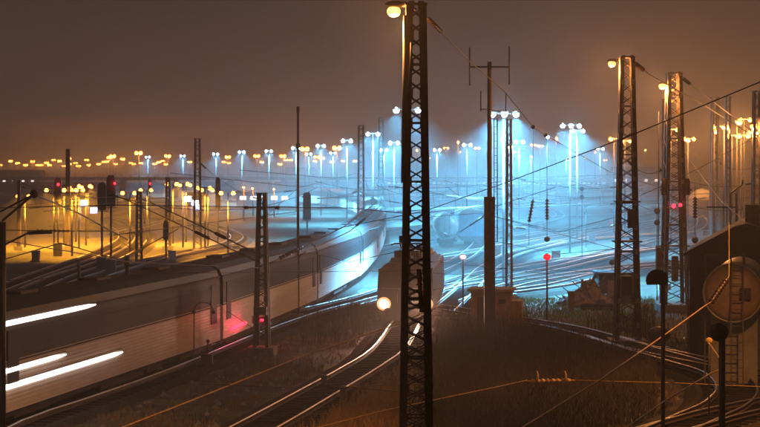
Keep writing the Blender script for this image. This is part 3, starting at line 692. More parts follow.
# choose where the first coach starts: well out of frame at left
lab_pos = ['cut by the left picture edge', 'with added light trail strips, leading part', 'third in view behind the first post', 'behind the short rusty mast', 'just right of the short rusty mast', 'behind the thin tall pole', 'before the bend', 'at the bend', 'past the bend, far', 'farther round the bend', 'second last visible far round the bend', 'last visible far round the bend', 'at the far end of the train', 'very last', 'tiny, next to last', 'tiny, end of all']
s_ = 4.2; idx = 0
while s_ + CL < min(plen[-1], 430):
    a = along(T1, s_); b = along(T1, s_ + CL); t, hl = coach(a, b, idx)
    inv = Matrix.Rotation(-math.atan2((b - a).y, (b - a).x), 3, 'Z')
    def locx(px, z):                     # local x on this coach's near side that the photo shows at column px
        bestx, bd = 0, 1e9
        for k in range(-130, 131):
            x = k / 10; w_ = t.matrix_basis @ Vector((x, -1.43, z)) if False else None
            c = Matrix.Rotation(t.rotation_euler.z, 3, 'Z') @ Vector((x, -1.43, z)) + Vector(t.location)
            q = c.x / c.y * F + 380
            if abs(q - px) < bd: bd, bestx = abs(q - px), x
        return bestx, bd
    near_ = (a + b) / 2
    # glowing strips added as light trails of passing headlights, ending at these picture columns
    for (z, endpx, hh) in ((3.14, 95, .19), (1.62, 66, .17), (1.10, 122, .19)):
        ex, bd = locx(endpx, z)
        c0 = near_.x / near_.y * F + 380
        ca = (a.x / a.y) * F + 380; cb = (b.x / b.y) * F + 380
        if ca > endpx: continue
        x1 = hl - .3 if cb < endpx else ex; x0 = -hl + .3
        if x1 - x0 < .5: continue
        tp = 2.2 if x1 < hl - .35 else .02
        trail_tube = part('light_trail_or_window', M['littrail_win'], t, lambda q: q.tube([(x0, -1.45, z), (x1 - tp, -1.45, z), (x1 - tp * .4, -1.45, z), (x1, -1.45, z)], [hh * .46, hh * .46, hh * .38, hh * (.14 if tp > .1 else .46)], 8))
        part('frame', M['dark'], trail_tube, lambda q: q.box(((x0 + x1) / 2, -1.43, z + hh / 2 + .03), (x1 - x0, .05, .03)))  # thin bar above the trail strip, no window behind it
    if idx >= 2 or True:
        for sx in range(5):
            pass
    part('dark_window', M['glassdark'], t, lambda q: q.box((0, -1.432, 2.45), (2 * hl * .94, .03, .50)))
    parts('door', M['upper'], t, [lambda q, s=s: q.box((s * (hl - 1.1), -1.447, 2.0), (.9, .03, 1.75)) for s in (-1, 1)])
    t['label'] = 'cream and grey train coach ' + (lab_pos[idx] if idx < len(lab_pos) else 'furthest of all round the bend')
    coaches.append((t, a, b, hl)); s_ += CL; idx += 1
# glowing red bar and light added for the red streak along this coach
for t, a, b, hl in coaches:
    ca = a.x / a.y * F + 380; cb = b.x / b.y * F + 380
    if ca < 240 < cb:
        best = min(range(-120, 121), key=lambda k: abs(((Matrix.Rotation(t.rotation_euler.z, 3, 'Z') @ Vector((k / 10, -1.43, .9)) + Vector(t.location)).x / (Matrix.Rotation(t.rotation_euler.z, 3, 'Z') @ Vector((k / 10, -1.43, .9)) + Vector(t.location)).y * F + 380) - 238))
        part('red_streak_bar', M['red'], t, lambda q: q.box((best / 10, -1.47, .62), (3.4, .08, .12)))
        point(t, (best / 10, -2.0, .75), 35, (1, .02, .12), .08)

# ------------------------------------------------------------------ locomotive
fa = G(405, 322, .42); fb = G(420.5, 300, .42); d = (fb - fa).normalized(); rz = math.atan2(d.y, d.x); LL = 16.2
lt = LOCO = thing('locomotive', 'brown grey electric locomotive with bright headlight behind the near mast', 'locomotive', (fa.x, fa.y, RT), rz)
lt.scale = (1, 1, .93)
# local +x runs away from camera, front at x=0
def ptn(z0, z1, w0, w1, x0, x1, q, ins=0):
    q.poly([(x0, -w0, z0), (x0, w0, z0), (x0 + ins, w1, z1), (x0 + ins, -w1, z1), (x1, -w0, z0), (x1, w0, z0), (x1 - ins, w1, z1), (x1 - ins, -w1, z1)],
           [(0, 3, 2, 1), (4, 5, 6, 7), (0, 1, 5, 4), (3, 7, 6, 2), (0, 4, 7, 3), (1, 2, 6, 5)])
part('body', M['loco'], lt, lambda q: (ptn(.75, 1.9, 1.48, 1.48, 0, LL, q), ptn(1.903, 3.0, 1.48, 1.42, 0, LL, q, .22)))
rf = part('roof', M['locoroof'], lt, lambda q: (ptn(3.0, 3.3, 1.36, 1.02, .47, LL - .47, q, .3), ptn(3.3, 3.55, .92, .85, 1.5, LL - 1.5, q, .2)))
parts('roof_equipment', M['dark'], rf, [lambda q, x=x, y=y: q.box((x, y, 3.72), (.9, .45, .45)) for x, y in ((1.6, 0), (2.6, -.55), (2.7, .5), (5, 0), (8, -.4), (11, .4))])
parts('roof_insulator', M['insul'], rf, [lambda q, x=x: q.tube([(x, -.6, 3.5), (x, -.6, 3.95)], .09, 8) for x in (1.9, 3.5, 6, 7, 9)])
pg = part('pantograph', M['dark'], rf, lambda q: (q.tube([(3, -.7, 3.6), (4.6, -.5, 4.0), (3.0, -.45, 4.3)], .035), q.tube([(3, .7, 3.6), (4.6, .5, 4.0), (3.0, .45, 4.3)], .035), q.tube([(3, -.95, 4.24), (3, -.75, 4.33), (3, .75, 4.33), (3, .95, 4.24)], .045)))
for sy in (-1, 1):
    part('cab_window', M['glassdark'], lt, lambda q: q.poly([(.04, sy * .72 - .55, 2.05), (.04, sy * .72 + .55, 2.05), (.20, sy * .68 + .5, 2.78), (.20, sy * .68 - .5, 2.78)], [(0, 1, 2, 3)]) or q.poly([(-.0, sy * .72 - .55, 2.05), (-.0, sy * .72 + .55, 2.05), (.12, sy * .68 + .5, 2.78), (.12, sy * .68 - .5, 2.78)], [(0, 3, 2, 1)]))
    if sy < 0: spot(lt, (-.34, -1.12, 1.05), 1000, (1, .50, .36), 115, (0, R(84), 0), .08, .9)
    if sy < 0: spot(lt, (-.34, -1.12, 1.08), 30000, (1, .50, .30), 13, (0, R(95), 0), .06, .6)
    hl_ = part('headlight', M['dark'], lt, lambda q: q.tube([(-.12, sy * 1.12, 1.02), (.02, sy * 1.12, 1.02)], .25, 14))
    part('flare_glow', M['headflare'], hl_, lambda q: q.ball((-.10, sy * 1.12, 1.02), .38, .35, 1, 1, 18, 10))  # glowing ball added to give the headlight its flare
    part('lens', M['head'], hl_, lambda q: q.ball((-.20, sy * 1.12, 1.02), .22, .4, 1, 1, 14, 8))
    spot(lt, (-.30, sy * 1.12, 1.02), 6500 if sy < 0 else 1800, (1, .50, .32), 44, (0, R(-90), 0) if False else (0, R(84), 0), .08, .9)
    part('buffer', M['dark'], lt, lambda q: (q.tube([(-.55, sy * .87, .62), (0, sy * .87, .62)], .09, 8), q.tube([(-.6, sy * .87, .62), (-.54, sy * .87, .62)], .22, 12)))
part('headlight', M['dark'], lt, lambda q: q.tube([(.3, 0, 3.12), (.5, 0, 3.12)], .16, 12))
part('handrail', M['galv'], lt, lambda q: (q.tube([(-.05, -1.2, 1.9), (-.05, 1.2, 1.9)], .025), [q.tube([(-.04, y, 1.1), (-.04, y, 1.8)], .02) for y in (-.4, .4)]))
part('coupling', M['black'], lt, lambda q: (q.box((-.2, 0, .6), (.4, .25, .25)), q.tube([(-.3, 0, .6), (-.35, 0, .25)], .05)))
part('underframe', M['black'], lt, lambda q: (q.box((LL / 2, 0, .62), (LL, 2.8, .24)), q.box((.0, 0, .25), (.1, 2.6, .4))))
parts('side_grille', M['galv'], lt, [lambda q, i=i: q.box((4 + i * 1.8, -1.485, 1.4), (1.2, .04, .6)) for i in range(5)])
part('cant_strip', M['tankblue'], lt, lambda q: q.box((LL / 2, -1.40, 2.99), (LL - .8, .1, .14)))
for cx in (3.2, LL - 3.2):
    bo = part('bogie', M['black'], lt, lambda q: q.box((cx, 0, .42), (3.6, 2.1, .25)))
    for w_ in (-1.3, 1.3): part('wheel', M['steel'], bo, lambda q: q.tube([(cx + w_, -.8, .50), (cx + w_, .8, .50)], .52, 18))

# ------------------------------------------------------------------ hut, dark building, tank
hb0 = G(492, 330)
ht = thing('trackside_hut', 'small flat roofed trackside hut behind the aerial mast', 'hut', hb0, R(-8))
part('wall', M['brick'], ht, lambda q: (q.box((0, 0, 1.05), (2.1, 1.9, 2.1)), q.box((1.35, 0, .8), (.55, 1.5, 1.6))))
part('roof', M['concrete'], ht, lambda q: q.box((0, 0, 2.17), (2.45, 2.2, .14)))
part('door', M['timber'], ht, lambda q: q.box((-.3, -.97, .95), (.8, .05, 1.75)))
part('vent', M['dark'], ht, lambda q: q.box((.6, -.97, 1.6), (.35, .04, .25)))

dB = 80; c0 = P(688, 250, dB); kB = F / dB
bl = thing('yard_building', 'dark gabled timber building at the right edge behind the round tank', 'building', (P(735, 0, dB).x + .0, dB, 0), R(-13))
W2 = (735 - 690) / kB; ez = CH + (HY - 251) / kB; rzz = CH + (HY - 226) / kB
part('wall', M['timber'], bl, lambda q: q.prism([(-W2, 0), (W2 * 2.6, 0), (W2 * 2.6, ez), (0.9, rzz), (0, rzz - .06), (-W2, ez)], (0, 0, 0), (1, 0, 0), (0, 0, 1), (0, 14, 0)))
rf = part('roof', M['tile'], bl, lambda q: (q.prism([(-W2 - .25, ez - .12), (0, rzz), (.5, rzz + .12), (.5, rzz + .02), (0, rzz - .1), (-W2 - .25, ez - .24)][::1], (0, -.35, 0), (1, 0, 0), (0, 0, 1), (0, 14.7, 0)),
                                            q.prism([(.5, rzz + .12), (W2 * 2.8, ez + .1), (W2 * 2.8, ez - .02), (.5, rzz + .02)], (0, -.35, 0), (1, 0, 0), (0, 0, 1), (0, 14.7, 0))))
part('chimney', M['brick'], rf, lambda q: q.box((.7, 3, rzz + .45), (.65, .65, .9)))
part('downpipe', M['galv'], bl, lambda q: q.tube([(-W2 - .05, -.1, 0), (-W2 - .05, -.1, ez - .2), (-W2 - .2, -.1, ez - .1)], .05))
part('window', M['glassdark'], bl, lambda q: q.box((1.4, -.02, 2.4), (.9, .06, .9)))
part('door', M['dark'], bl, lambda q: q.box((-1.1, -.02, 1.1), (1.0, .06, 2.2)))

dT = 69; kT = F / dT; ct = P(733, 293, dT); rT = 28.5 / kT
tk = thing('storage_tank', 'big round ended storage tank lit orange beside the dark building', 'tank', (ct.x, dT, 0), R(-14))
def dish(q):
    n = 40; rings = [(0, -.28), (.5, -.25), (.85, -.12), (1.0, .02), (1.0, 6.5), (.85, 6.65), (0, 6.8)]; vs = []; fs = []
    for rr, yy in rings:
        for k in range(n): a = 2 * math.pi * k / n; vs.append((rT * rr * math.cos(a), yy, ct.z + rT * rr * math.sin(a)))
    for i in range(len(rings) - 1):
        for k in range(n): fs.append((i * n + k, i * n + (k + 1) % n, (i + 1) * n + (k + 1) % n, (i + 1) * n + k))
    q.poly(vs, fs, True)
part('shell', M['tank'], tk, dish)
def ring(q):
    q.tube([(rT * 1.02 * math.cos(a * math.pi / 24), .02, ct.z + rT * 1.02 * math.sin(a * math.pi / 24)) for a in range(49)], .045, 6, False)
part('rim', M['galv'], tk, ring)
part('manhole', M['dark'], tk, lambda q: q.box((.48, -.32, ct.z + .0), (.42, .12, .42)))
lz = ct.z + rT * 1.1
part('ladder', M['steel'], tk, lambda q: (q.box((-.05, -.42, lz / 2), (.05, .05, lz + .8)), q.box((.40, -.42, lz / 2), (.05, .05, lz + .8)), [q.box((.17, -.42, .3 + i * .32), (.42, .03, .03)) for i in range(int(lz / .32))]))
parts('cradle', M['concrete'], tk, [lambda q, y=y: q.box((0, y, (ct.z - rT) / 2 + .25), (1.8, .5, ct.z - rT + .5)) for y in (1, 5)])
part('gantry_frame', M['steel'], tk, lambda q: (q.bar((-1.1, .6, 0), (-1.1, .6, ct.z + 1.42), .06), q.bar((-1.1, .6, ct.z + 1.42), (.4, .6, ct.z + 1.42), .06), q.bar((.4, .6, ct.z + 1.0), (.4, .6, ct.z + 1.42), .06)))
b_ = thing('bracket_structure', 'pair of dark uprights with a slanting arm above the building roof', 'bracket', (P(733, 0, 95).x, 95, 0))
zt = CH + (HY - 193) / (F / 95)
part('post', M['steel'], b_, lambda q: (q.bar((-.14, 0, 0), (-.14, 0, zt), .09), q.bar((.16, 0, 0), (.16, 0, zt), .09), [q.bar((-.14, 0, i * .6), (.16, 0, i * .6 + .3), .03) for i in range(11)]))
part('slanting_arm', M['dark'], b_, lambda q: (q.bar((-.1, 0, zt), (.5, 0, zt + .45), .09), q.tube([(.5, 0, zt + .45), (.52, 0, zt + .7)], .05), q.bar((-1.4, 0, zt - .75), (.1, 0, zt - .75), .08)))

# ------------------------------------------------------------------ scrap heap, post, low shed, tank wagon, covered wagon
sp_ = G(586, 307)
for i in range(7):
    x = sp_.x + [-.6, .0, .55, 1.0, -.2, .5, -1.1][i]; y = sp_.y + [0, .4, .1, -.3, -.5, .9, .6][i]; hh = [1.0, 1.6, 1.3, .8, .7, 1.7, .6][i]
    b = MB(); n = 9
    vs = []
    for z, s in ((0, .55), (.35, .6), (.7, .45), (1.0, .15)):
        for k in range(n): a = 2 * math.pi * k / n; r_ = s * (.7 + rnd.random() * .6); vs.append((x + math.cos(a) * r_, y + math.sin(a) * r_, z * hh * (.85 + rnd.random() * .3)))
    fs = [(j * n + k, j * n + (k + 1) % n, (j + 1) * n + (k + 1) % n, (j + 1) * n + k) for j in range(3) for k in range(n)] + [tuple(range(3 * n, 4 * n))]
    b.poly(vs, fs)
    for k in range(5): a = rnd.random() * 6.3; b.bar((x, y, hh * .5), (x + math.cos(a) * .9, y + math.sin(a) * .9, hh * (.4 + rnd.random())), .05)
    if i == 0: heap = b
    else: heap.poly(b.v, b.f)
tag(heap.build('scrap_heap', M['scrap']), 'heap of tangled rusty scrap on the grass left of the low shed', 'scrap heap', kind='thing')
loc = G(571, 312); t = thing('marker_post', 'short pale square post standing before the scrap heap', 'post', loc)
part('body', M['brick'], t, lambda q: q.box((0, 0, .6), (.36, .3, 1.2))); part('cap', M['concrete'], t, lambda q: q.box((0, 0, 1.23), (.42, .36, .06)))
loc = G(615, 303); t = thing('low_shed', 'long low dark shed with flat roof left of the lamp mast', 'shed', loc)
part('wall', M['timber'], t, lambda q: q.box((0, 0, .95), (2.4, 3, 1.9))); part('roof', M['tile'], t, lambda q: q.box((0, 0, 1.97), (2.7, 3.3, .13)))
part('door', M['boxgrey'], t, lambda q: q.box((-.3, -1.52, .8), (.7, .05, 1.5)))
t = thing('timber_pile', 'low pile of logs on the grass right of the scrap heap', 'timber', G(597, 311))
parts('log', M['sleeper'], t, [lambda q, i=i: q.tube([(-.9, i * .2, .12 + (i % 2) * .18), (1.0, i * .2, .12 + (i % 2) * .18)], .11, 8) for i in range(5)])
loc = G(447, 248); t = thing('tank_wagon', 'pale tank wagon seen end-on in the blue lit yard', 'wagon', loc, R(0))
part('tank', M['tankblue'], t, lambda q: (q.tube([(0, 0, 2.4), (0, .25, 2.4), (0, 10, 2.4), (0, 10.3, 2.4)], [.8, 1.3, 1.3, .8], 24)))
part('underframe', M['black'], t, lambda q: q.box((0, 5, .85), (2.2, 10.5, .3)))
parts('buffer', M['dark'], t, [lambda q, s=s: q.tube([(s * .87, -.5, 1.0), (s * .87, 0, 1.0)], .2, 10) for s in (-1, 1)])
parts('wheelset', M['black'], t, [lambda q, y=y: q.tube([(-.8, y, .65), (.8, y, .65)], .45, 12) for y in (1.5, 8.5)])
part('ladder', M['dark'], t, lambda q: (q.box((-.25, -.15, 2.2), (.05, .05, 2.6)), q.box((.25, -.15, 2.2), (.05, .05, 2.6))))
loc = G(472, 246); t = thing('covered_wagon', 'blue covered goods wagon right of the tank wagon', 'wagon', loc)
part('body', M['bluewagon'], t, lambda q: q.box((0, 6, 2.35), (2.9, 12, 2.5)))
part('roof', M['tankblue'], t, lambda q: q.prism([(-1.5, 0), (1.5, 0), (1.1, .35), (0, .5), (-1.1, .35)], (0, -.05, 3.6), (1, 0, 0), (0, 0, 1), (0, 12.1, 0)))
parts('end_rib', M['bluewagon'], t, [lambda q, x=x: q.box((x, -.05, 2.35), (.1, .08, 2.5)) for x in (-1, -.35, .35, 1)])
part('underframe', M['black'], t, lambda q: q.box((0, 6, .95), (2.6, 12, .3)))
parts('wheelset', M['black'], t, [lambda q, y=y: q.tube([(-.8, y, .65), (.8, y, .65)], .45, 12) for y in (2, 10)])

# background trains, buildings
def longtrain(x0, x1, d, m, label, H=4.0, wins=None, name='parked_train', gap=True):
    X0 = (x0 - 380) / F * d; X1 = (x1 - 380) / F * d; t = thing(name, label, 'train', ((X0 + X1) / 2, d, 0)); L = X1 - X0; n = max(1, int(L / 18))
    for i in range(n):
        cx = -L / 2 + L * (i + .5) / n
        c = part('wagon', M[m], t, lambda q: (q.box((cx, 0, H / 2 + .45), (L / n - .8, 2.9, H - .9)), q.prism([(-1.4, 0), (1.4, 0), (.9, .4), (-.9, .4)], (cx - L / n / 2 + .4, 0, H), (0, 1, 0), (0, 0, 1), (L / n - .8, 0, 0)), q.box((cx, 0, .6), (L / n, 2, .3))))
        if wins: parts('light_trail_or_window', M[wins], c, [lambda q, j=j: q.box((cx - L / n / 2 + 1.8 + j * 2.2, -1.47, 2.6), (1.3, .05, .75)) for j in range(int((L / n - 2) / 2.2))])
    return t
longtrain(-40, 100, 620, 'freight', 'dark goods train below the horizon at far left')
longtrain(104, 196, 640, 'freight', 'dark goods train between the far signals and the tall left mast', 3.6)
longtrain(200, 346, 600, 'violet', 'violet blue train parked beyond the bend', 4.2)
longtrain(385, 610, 800, 'tankblue', 'pale passenger train with cold lit windows across the far yard', 4.4, 'coldwin')
longtrain(500, 700, 480, 'tankblue', 'string of pale wagons right of centre in the far yard', 3.8)
longtrain(640, 800, 430, 'freight', 'dark wagons behind the right masts', 3.8)
longtrain(235, 300, 380, 'tankblue', 'short pale train with warm lit windows behind the rusty mast', 3.8, 'littrail_win')
def bldg(px, y0, w_, hh, d, label, wins='sodiumfar', dp=12):
    t = thing('far_building', label, 'building', ((px - 380) / F * d, d, 0)); W = w_ / F * d
    part('wall', M['concrete'], t, lambda q: q.box((0, dp / 2, hh / 2), (W, dp, hh)))
    part('roof', M['tile'], t, lambda q: q.prism([(-W / 2 - .3, 0), (W / 2 + .3, 0), (W / 2 - .5, hh * .22), (-W / 2 + .5, hh * .22)], (0, -.3, hh), (1, 0, 0), (0, 0, 1), (0, dp + .6, 0)))
    for i in range(max(1, int(W / 4))): part('window', M[wins], t, lambda q: q.box((-W / 2 + 2 + i * 4, -.03, hh * .55), (1.1, .06, .9)))
vd = 560; t = thing('viaduct', 'low dark viaduct parapet running along the left horizon', 'viaduct', ((150 - 380) / F * vd, vd, 0))
VW = 400 / F * vd; vz = CH + (HY - 177) / F * vd
part('deck', M['concrete'], t, lambda q: q.box((0, 0, vz - .5), (VW, 6, 1.0)))
part('parapet', M['dark'], t, lambda q: (q.box((0, -3, vz + .8), (VW, .08, .08)), [q.box((-VW / 2 + i * VW / 44, -3, vz + .4), (.12, .12, .9)) for i in range(45)]))
for i in range(8): part('pier', M['concrete'], t, lambda q: q.box((-VW / 2 + 4 + i * (VW - 8) / 7, 0, (vz - 1) / 2), (1.6, 4, vz - 1)))
bldg(88, 0, 14, 4, 280, 'small lit platform building beneath the yellow lamps', 'board', 5)
bldg(195, 0, 18, 4, 300, 'lit platform building behind the tall left mast', 'board', 5)
bldg(15, 0, 50, 7, 760, 'long far building at the left horizon', 'littrail_win')
bldg(300, 0, 30, 8, 820, 'far building below the white lamps', 'littrail_win')
bldg(640, 0, 60, 8, 700, 'far building between the right masts', 'littrail_win')
# arched hall lit warm
t = thing('arched_hall', 'low arched hall with glowing sodium lit front behind the boxed mast', 'hall', ((702 - 380) / F * 320, 320, 0))
part('arch_roof', M['concrete'], t, lambda q: q.prism([(3.2 * math.cos(a * math.pi / 12), 4.8 * math.sin(a * math.pi / 12)) for a in range(13)], (0, 0, .4), (1, 0, 0), (0, 0, 1), (0, 14, 0)))
part('door', M['dark'], t, lambda q: q.box((0, -.04, 1.6), (2.4, .08, 3.2)))
point(t, (-.2, -2.5, 4.8), 1500, SOD, .2)
# lit boards
for px, py, d, lab in ((84, 203, 240, 'bright bluish lit board under the yellow lamps at left'), (188, 199, 240, 'bright bluish lit board beside the tall left mast'), (195, 203, 250, 'small violet lit board right of the tall left mast')):
    c = P(px, py, d); t = thing('lit_board', lab, 'sign', (c.x, d, 0))
    part('panel', M['board'], t, lambda q: q.box((0, 0, c.z), (.9, .12, .7)))
    part('post', M['galv'], t, lambda q: (q.box((-.5, .08, c.z / 2), (.08, .08, c.z)), q.box((.5, .08, c.z / 2), (.08, .08, c.z))))
    point(t, (0, -.7, c.z), 1200, (.6, .6, 1), .1)

# ------------------------------------------------------------------ lamp standards
def lamp_proto(kind, H, heads, power, hr, name='lamp_standard'):
    t = bpy.data.objects.new(name, None); col.objects.link(t)
    mm, colr = {'o': ('sodiumfar', SOD), 'y': ('sodiumfar', SODY), 'w': ('whitefar', WHT), 'W': ('white', WHT)}[kind]
    part('pole', M['dark' if kind == 'y' else ('steel' if kind != 'W' else 'galv')], t, lambda q: q.tube([(0, 0, 0), (0, 0, H)], .11, 8, r2=.06))
    wd = .6
    xs_ = [0] if heads == 1 else ([-wd, wd] if heads == 2 else [-.85, 0, .85])
    part('arm', M['galv'], t, lambda q: (q.box((0, -.02, H + .06), (max(.3, xs_[-1] * 2), .08, .08)), [q.box((x, -.5, H + .06), (.07, 1.0, .07)) for x in xs_]))
    for x in xs_:
        hd = part('lamp_head', M['boxgrey'], t, lambda q: q.box((x, -1.0, H + .1), (.5, .35, .14)))
        part('lens', M[mm], hd, lambda q: q.ball((x, -1.0, H - .02), hr, 1, 1, 1.8 if kind == 'y' else 1, 8, 6))
        if kind in 'wW': spot(t, (x, -1.0, H - hr - .1), 5.6 * power / heads, colr, 140, (0, 0, 0), .05, .8)
        elif kind == 'y': spot(t, (x, -1.0, H - 2 * hr - .1), power / heads, colr, 100, (0, 0, 0), .05, .5)
    if kind in 'wW': point(t, (0, -1.4, H - .1), .045 * power, (.16, .6, 1.0), .05)
    if kind == 'o': point(t, (0, -1.1, H - hr - .15), power, colr, .05)
    t['category'] = 'lamp'
    return t
LH = 13.0
protos = {}
def put_lamp(px, py, kind, heads, label, group, H=None, d=None, power=0, hr=.3):
    H = H or LH
    if d is None: d = (H - CH) * F / (HY - py)
    else: H = CH + (HY - py) / F * d
    key = (kind, heads, power, round(hr, 2))
    if key not in protos: protos[key] = (lamp_proto(kind, 13.0, heads, power, hr), [0])
    t, used = protos[key]
    if used[0]: t = copy_tree(t)
    used[0] = 1
    t.location = ((px - 380) / F * d, d, 0); t.scale = (1, 1, H / 13.0)
    t['label'] = label; t['group'] = group; return t
orange_far = [(1,165),(11,161),(18,163),(26,165),(33,161.5),(38,165),(42,165),(47,163),(50,165),(54,160),(60,161),(64,166),(69,158.5),(70,164),(76,163),(79,166),(87,160),(89,165),(99,164),(104,162),(107,161.5),(110,157.5),(113,156),(116,164),(123,159),(131,163),(134,164),(139,153),(141,163),(155,164),(159,162),(163,161),(168,156),(166,164),(190,162),(224,162),(228,157),(229,163),(257,156),(262,162),(280,164),(283,156),(286,160),(305,149),(291,160),(317,157),(322,158),(315,161),(332,162),(343,161),(337,148),(355,161)]
for px, py in orange_far:
    d = min(1000, max(420, 4.6 * F / (HY - py))) if py < 160 else 800 + rnd.random() * 250
    side = 'at the far left beyond the dark goods train' if px < 100 else ('between the far left signals and the tall left mast' if px < 190 else 'among the white floodlights left of the near mast')
    put_lamp(px, py, 'o', 2, 'twin headed sodium lamp in the far row ' + side, 'far sodium lamps', d=d, power=5600, hr=.46)
for px, py, d in ((417,150,600),(446,148,520),(458,142,420),(477,148,520),(502,139,430),(510,147,520),(513,152,600),(533,145,520),(540,146,520),(556,138,420),(460,152,700),(595,152,600),(645,150,600),(402,153,600),(430,158,800),(605,160,800),(585,158,800)):
    put_lamp(px, py, 'o', 2 if rnd.random() < .5 else 1, 'small pinkish sodium lamp in the blue haze right of the near mast', 'sodium lamps in the blue haze', d=d, power=2600, hr=.25)
row = [(148,157),(183,156),(216,154),(242,152),(269,151),(296,148),(309,154),(321,146),(333,153),(347,141)]
for i, (px, py) in enumerate(row):
    put_lamp(px, py, 'w', 2, 'white floodlight in the receding row, ' + ['farthest left', 'second from the left', 'right of the tall left mast', 'above the violet train', 'before the thin pole', 'behind the thin pole', 'low one right of the thin pole', 'tall one right of the thin pole', 'low one near the hazy mast', 'last and tallest before the hazy mast'][i], 'white floodlight standards', power=26000, hr=.28)
for px, py, d, heads, pw, lab in ((373,134,215,2,24000,'bright white floodlight just right of the hazy blue mast'), (394,143,285,2,24000,'white floodlight left of the near mast at hazy height'),
        (384,150,400,2,24000,'small white floodlight between two bright ones left of the near mast'),
        (407,110.5,140,3,20000,'tall white floodlight whose lamps show on both sides of the near mast leg'),
        (503.5,114.5,132,3,60000,'tallest brilliant blue white floodlight right of the aerial mast'), (570,126,185,3,38000,'brilliant triple floodlight in the open blue yard'),
        (577,131,210,2,24000,'second floodlight close behind the brilliant triple one'), (467,145,330,2,20000,'small white floodlight left of the aerial mast'),
        (519,142,300,2,20000,'small floodlight right of the slim mast'), (437,150,400,2,24000,'small hazy floodlight right of the near mast'),
        (547,137,240,1,9000,'slim pole light right of the leaning insulator'), (519,156,500,1,14000,'far white light low between the slim mast and hangers'), (531,157,500,1,14000,'far white light low behind the leaning insulator'),
        (566,160,560,1,14000,'low far white light beneath the triple floodlight'), (600,149,420,2,20000,'far white floodlight left of the sodium lamp mast')):
    put_lamp(px, py, 'W' if pw > 20000 else 'w', heads, lab, 'white floodlight standards', d=d, power=pw, hr=.22 if d < 250 else .28)
for px, py, d in ((614,139,235),(625,141,240),(671,130,210),(682,140,240),(688,139,240),(714,131,165),(717,127,200),(724,127,150),(737,122,150),(732,136,190),(741,136,195),(744,120,240),(752,133,240)):
    put_lamp(px, py, 'o', 2 if d > 180 else 1, 'sodium lamp %s' % ({614: 'immediately left of the tall lamp mast', 625: 'glimpsed through the tall lamp mast', 671: 'glimpsed through the boxed mast', 682: 'just right of the boxed mast', 688: 'second right of the boxed mast', 724: 'brightest in the cluster at right', 737: 'highest in the cluster at right', 732: 'left lower one of the right cluster', 741: 'right lower one of the right cluster', 714: 'leftmost of the right cluster', 717: 'behind the leftmost of the right cluster', 744: 'faint one above the right cluster', 752: 'faint one by the right edge mast'}[px]), 'sodium lamps at right', d=d, power=2600, hr=.25)
for i, (px, py, d) in enumerate(((54,190,225),(64,190,240),(72,190,215),(76,187,250),(79,190,232),(86,186,240),(88,187,260),(147,190,245),(173,184,245),(183,184,235),(186,185,250),(205,188,225),(208,190,240),(25,196,235),(130,193,215),(228,193,215))):
    put_lamp(px, py, 'y', 2, 'low golden yard lamp over the yellow grass %s' % ('right of the red signal' if px < 100 else 'around the tall left mast'), 'low golden yard lamps', d=d - 38, power=19000, hr=.21)
for px, py, d in ((244,187,300),(253,188,330),(274,189,320)):
    put_lamp(px, py, 'o', 1, 'low orange yard lamp behind the short rusty mast', 'low orange yard lamps', d=d, power=4000, hr=.2)

def relabel(group, what, anchors):
    ls = [o for o in sc.objects if o.get('group') == group]; sl_ = {}
    for o in ls:
        px = o.location.x / o.location.y * F + 380
        ax, an = min(anchors, key=lambda a: abs(a[0] - px)); sl_.setdefault((an, px >= ax), []).append((abs(px - ax), o))
    ordn = ['nearest', 'second', 'third', 'fourth', 'fifth', 'sixth', 'seventh', 'eighth', 'ninth', 'tenth']
    for (an, right), q in sl_.items():
        q.sort(key=lambda t_: t_[0])
        for i, (_, o) in enumerate(q): o['label'] = '%s, %s %s %s' % (what, ordn[min(i, 9)], 'to the right of' if right else 'to the left of', an)
AN = [(0, 'the left picture edge'), (58, 'the leftmost red signal'), (106, 'the bulky signal pair'), (148, 'the leftmost white floodlight'), (197, 'the tall dark left mast'), (242, 'the fourth white floodlight'), (262, 'the short rusty mast'), (298, 'the thin tall pole'), (361, 'the hazy blue mast')]
relabel('far sodium lamps', 'small distant sodium lamp', AN)
relabel('low golden yard lamps', 'low golden yard lamp', [(58, 'the leftmost red signal'), (106, 'the bulky signal pair'), (139, 'the short mast with diagonal arm'), (197, 'the tall dark left mast')])
relabel('low orange yard lamps', 'low orange yard lamp', [(262, 'the short rusty mast')])
relabel('sodium lamps in the blue haze', 'small pinkish sodium lamp', [(416, 'the tallest near mast'), (489, 'the aerial mast'), (533, 'the leaning insulator'), (570, 'the triple floodlight'), (627, 'the right lamp mast')])

cb = None
for px, py in ((497, 256), (556, 262), (592, 244), (700, 238), (36, 262), (124, 250), (172, 262), (236, 256), (610, 228), (670, 222), (540, 232)):
    g_ = G(px, py)
    if cb is None:
        cb = thing('relay_cabinet', 'x', 'cabinet', g_, 0, 'relay cabinets'); o = cb
        part('housing', M['galv'], cb, lambda q: q.box((0, 0, .55), (.7, .45, .9))); part('roof', M['boxgrey'], cb, lambda q: q.box((0, 0, 1.03), (.8, .55, .06))); part('plinth', M['concrete'], cb, lambda q: q.box((0, 0, .04), (1.0, .6, .2)))
    else: o = copy_tree(cb); o.location = g_; o.rotation_euler.z = rnd.random() - .5
relabel('relay cabinets', 'small grey relay cabinet', [(58, 'the leftmost red signal'), (197, 'the tall dark left mast'), (298, 'the thin tall pole'), (416, 'the tallest near mast'), (489, 'the aerial mast'), (547, 'the red lantern'), (627, 'the right lamp mast'), (674, 'the boxed mast')])
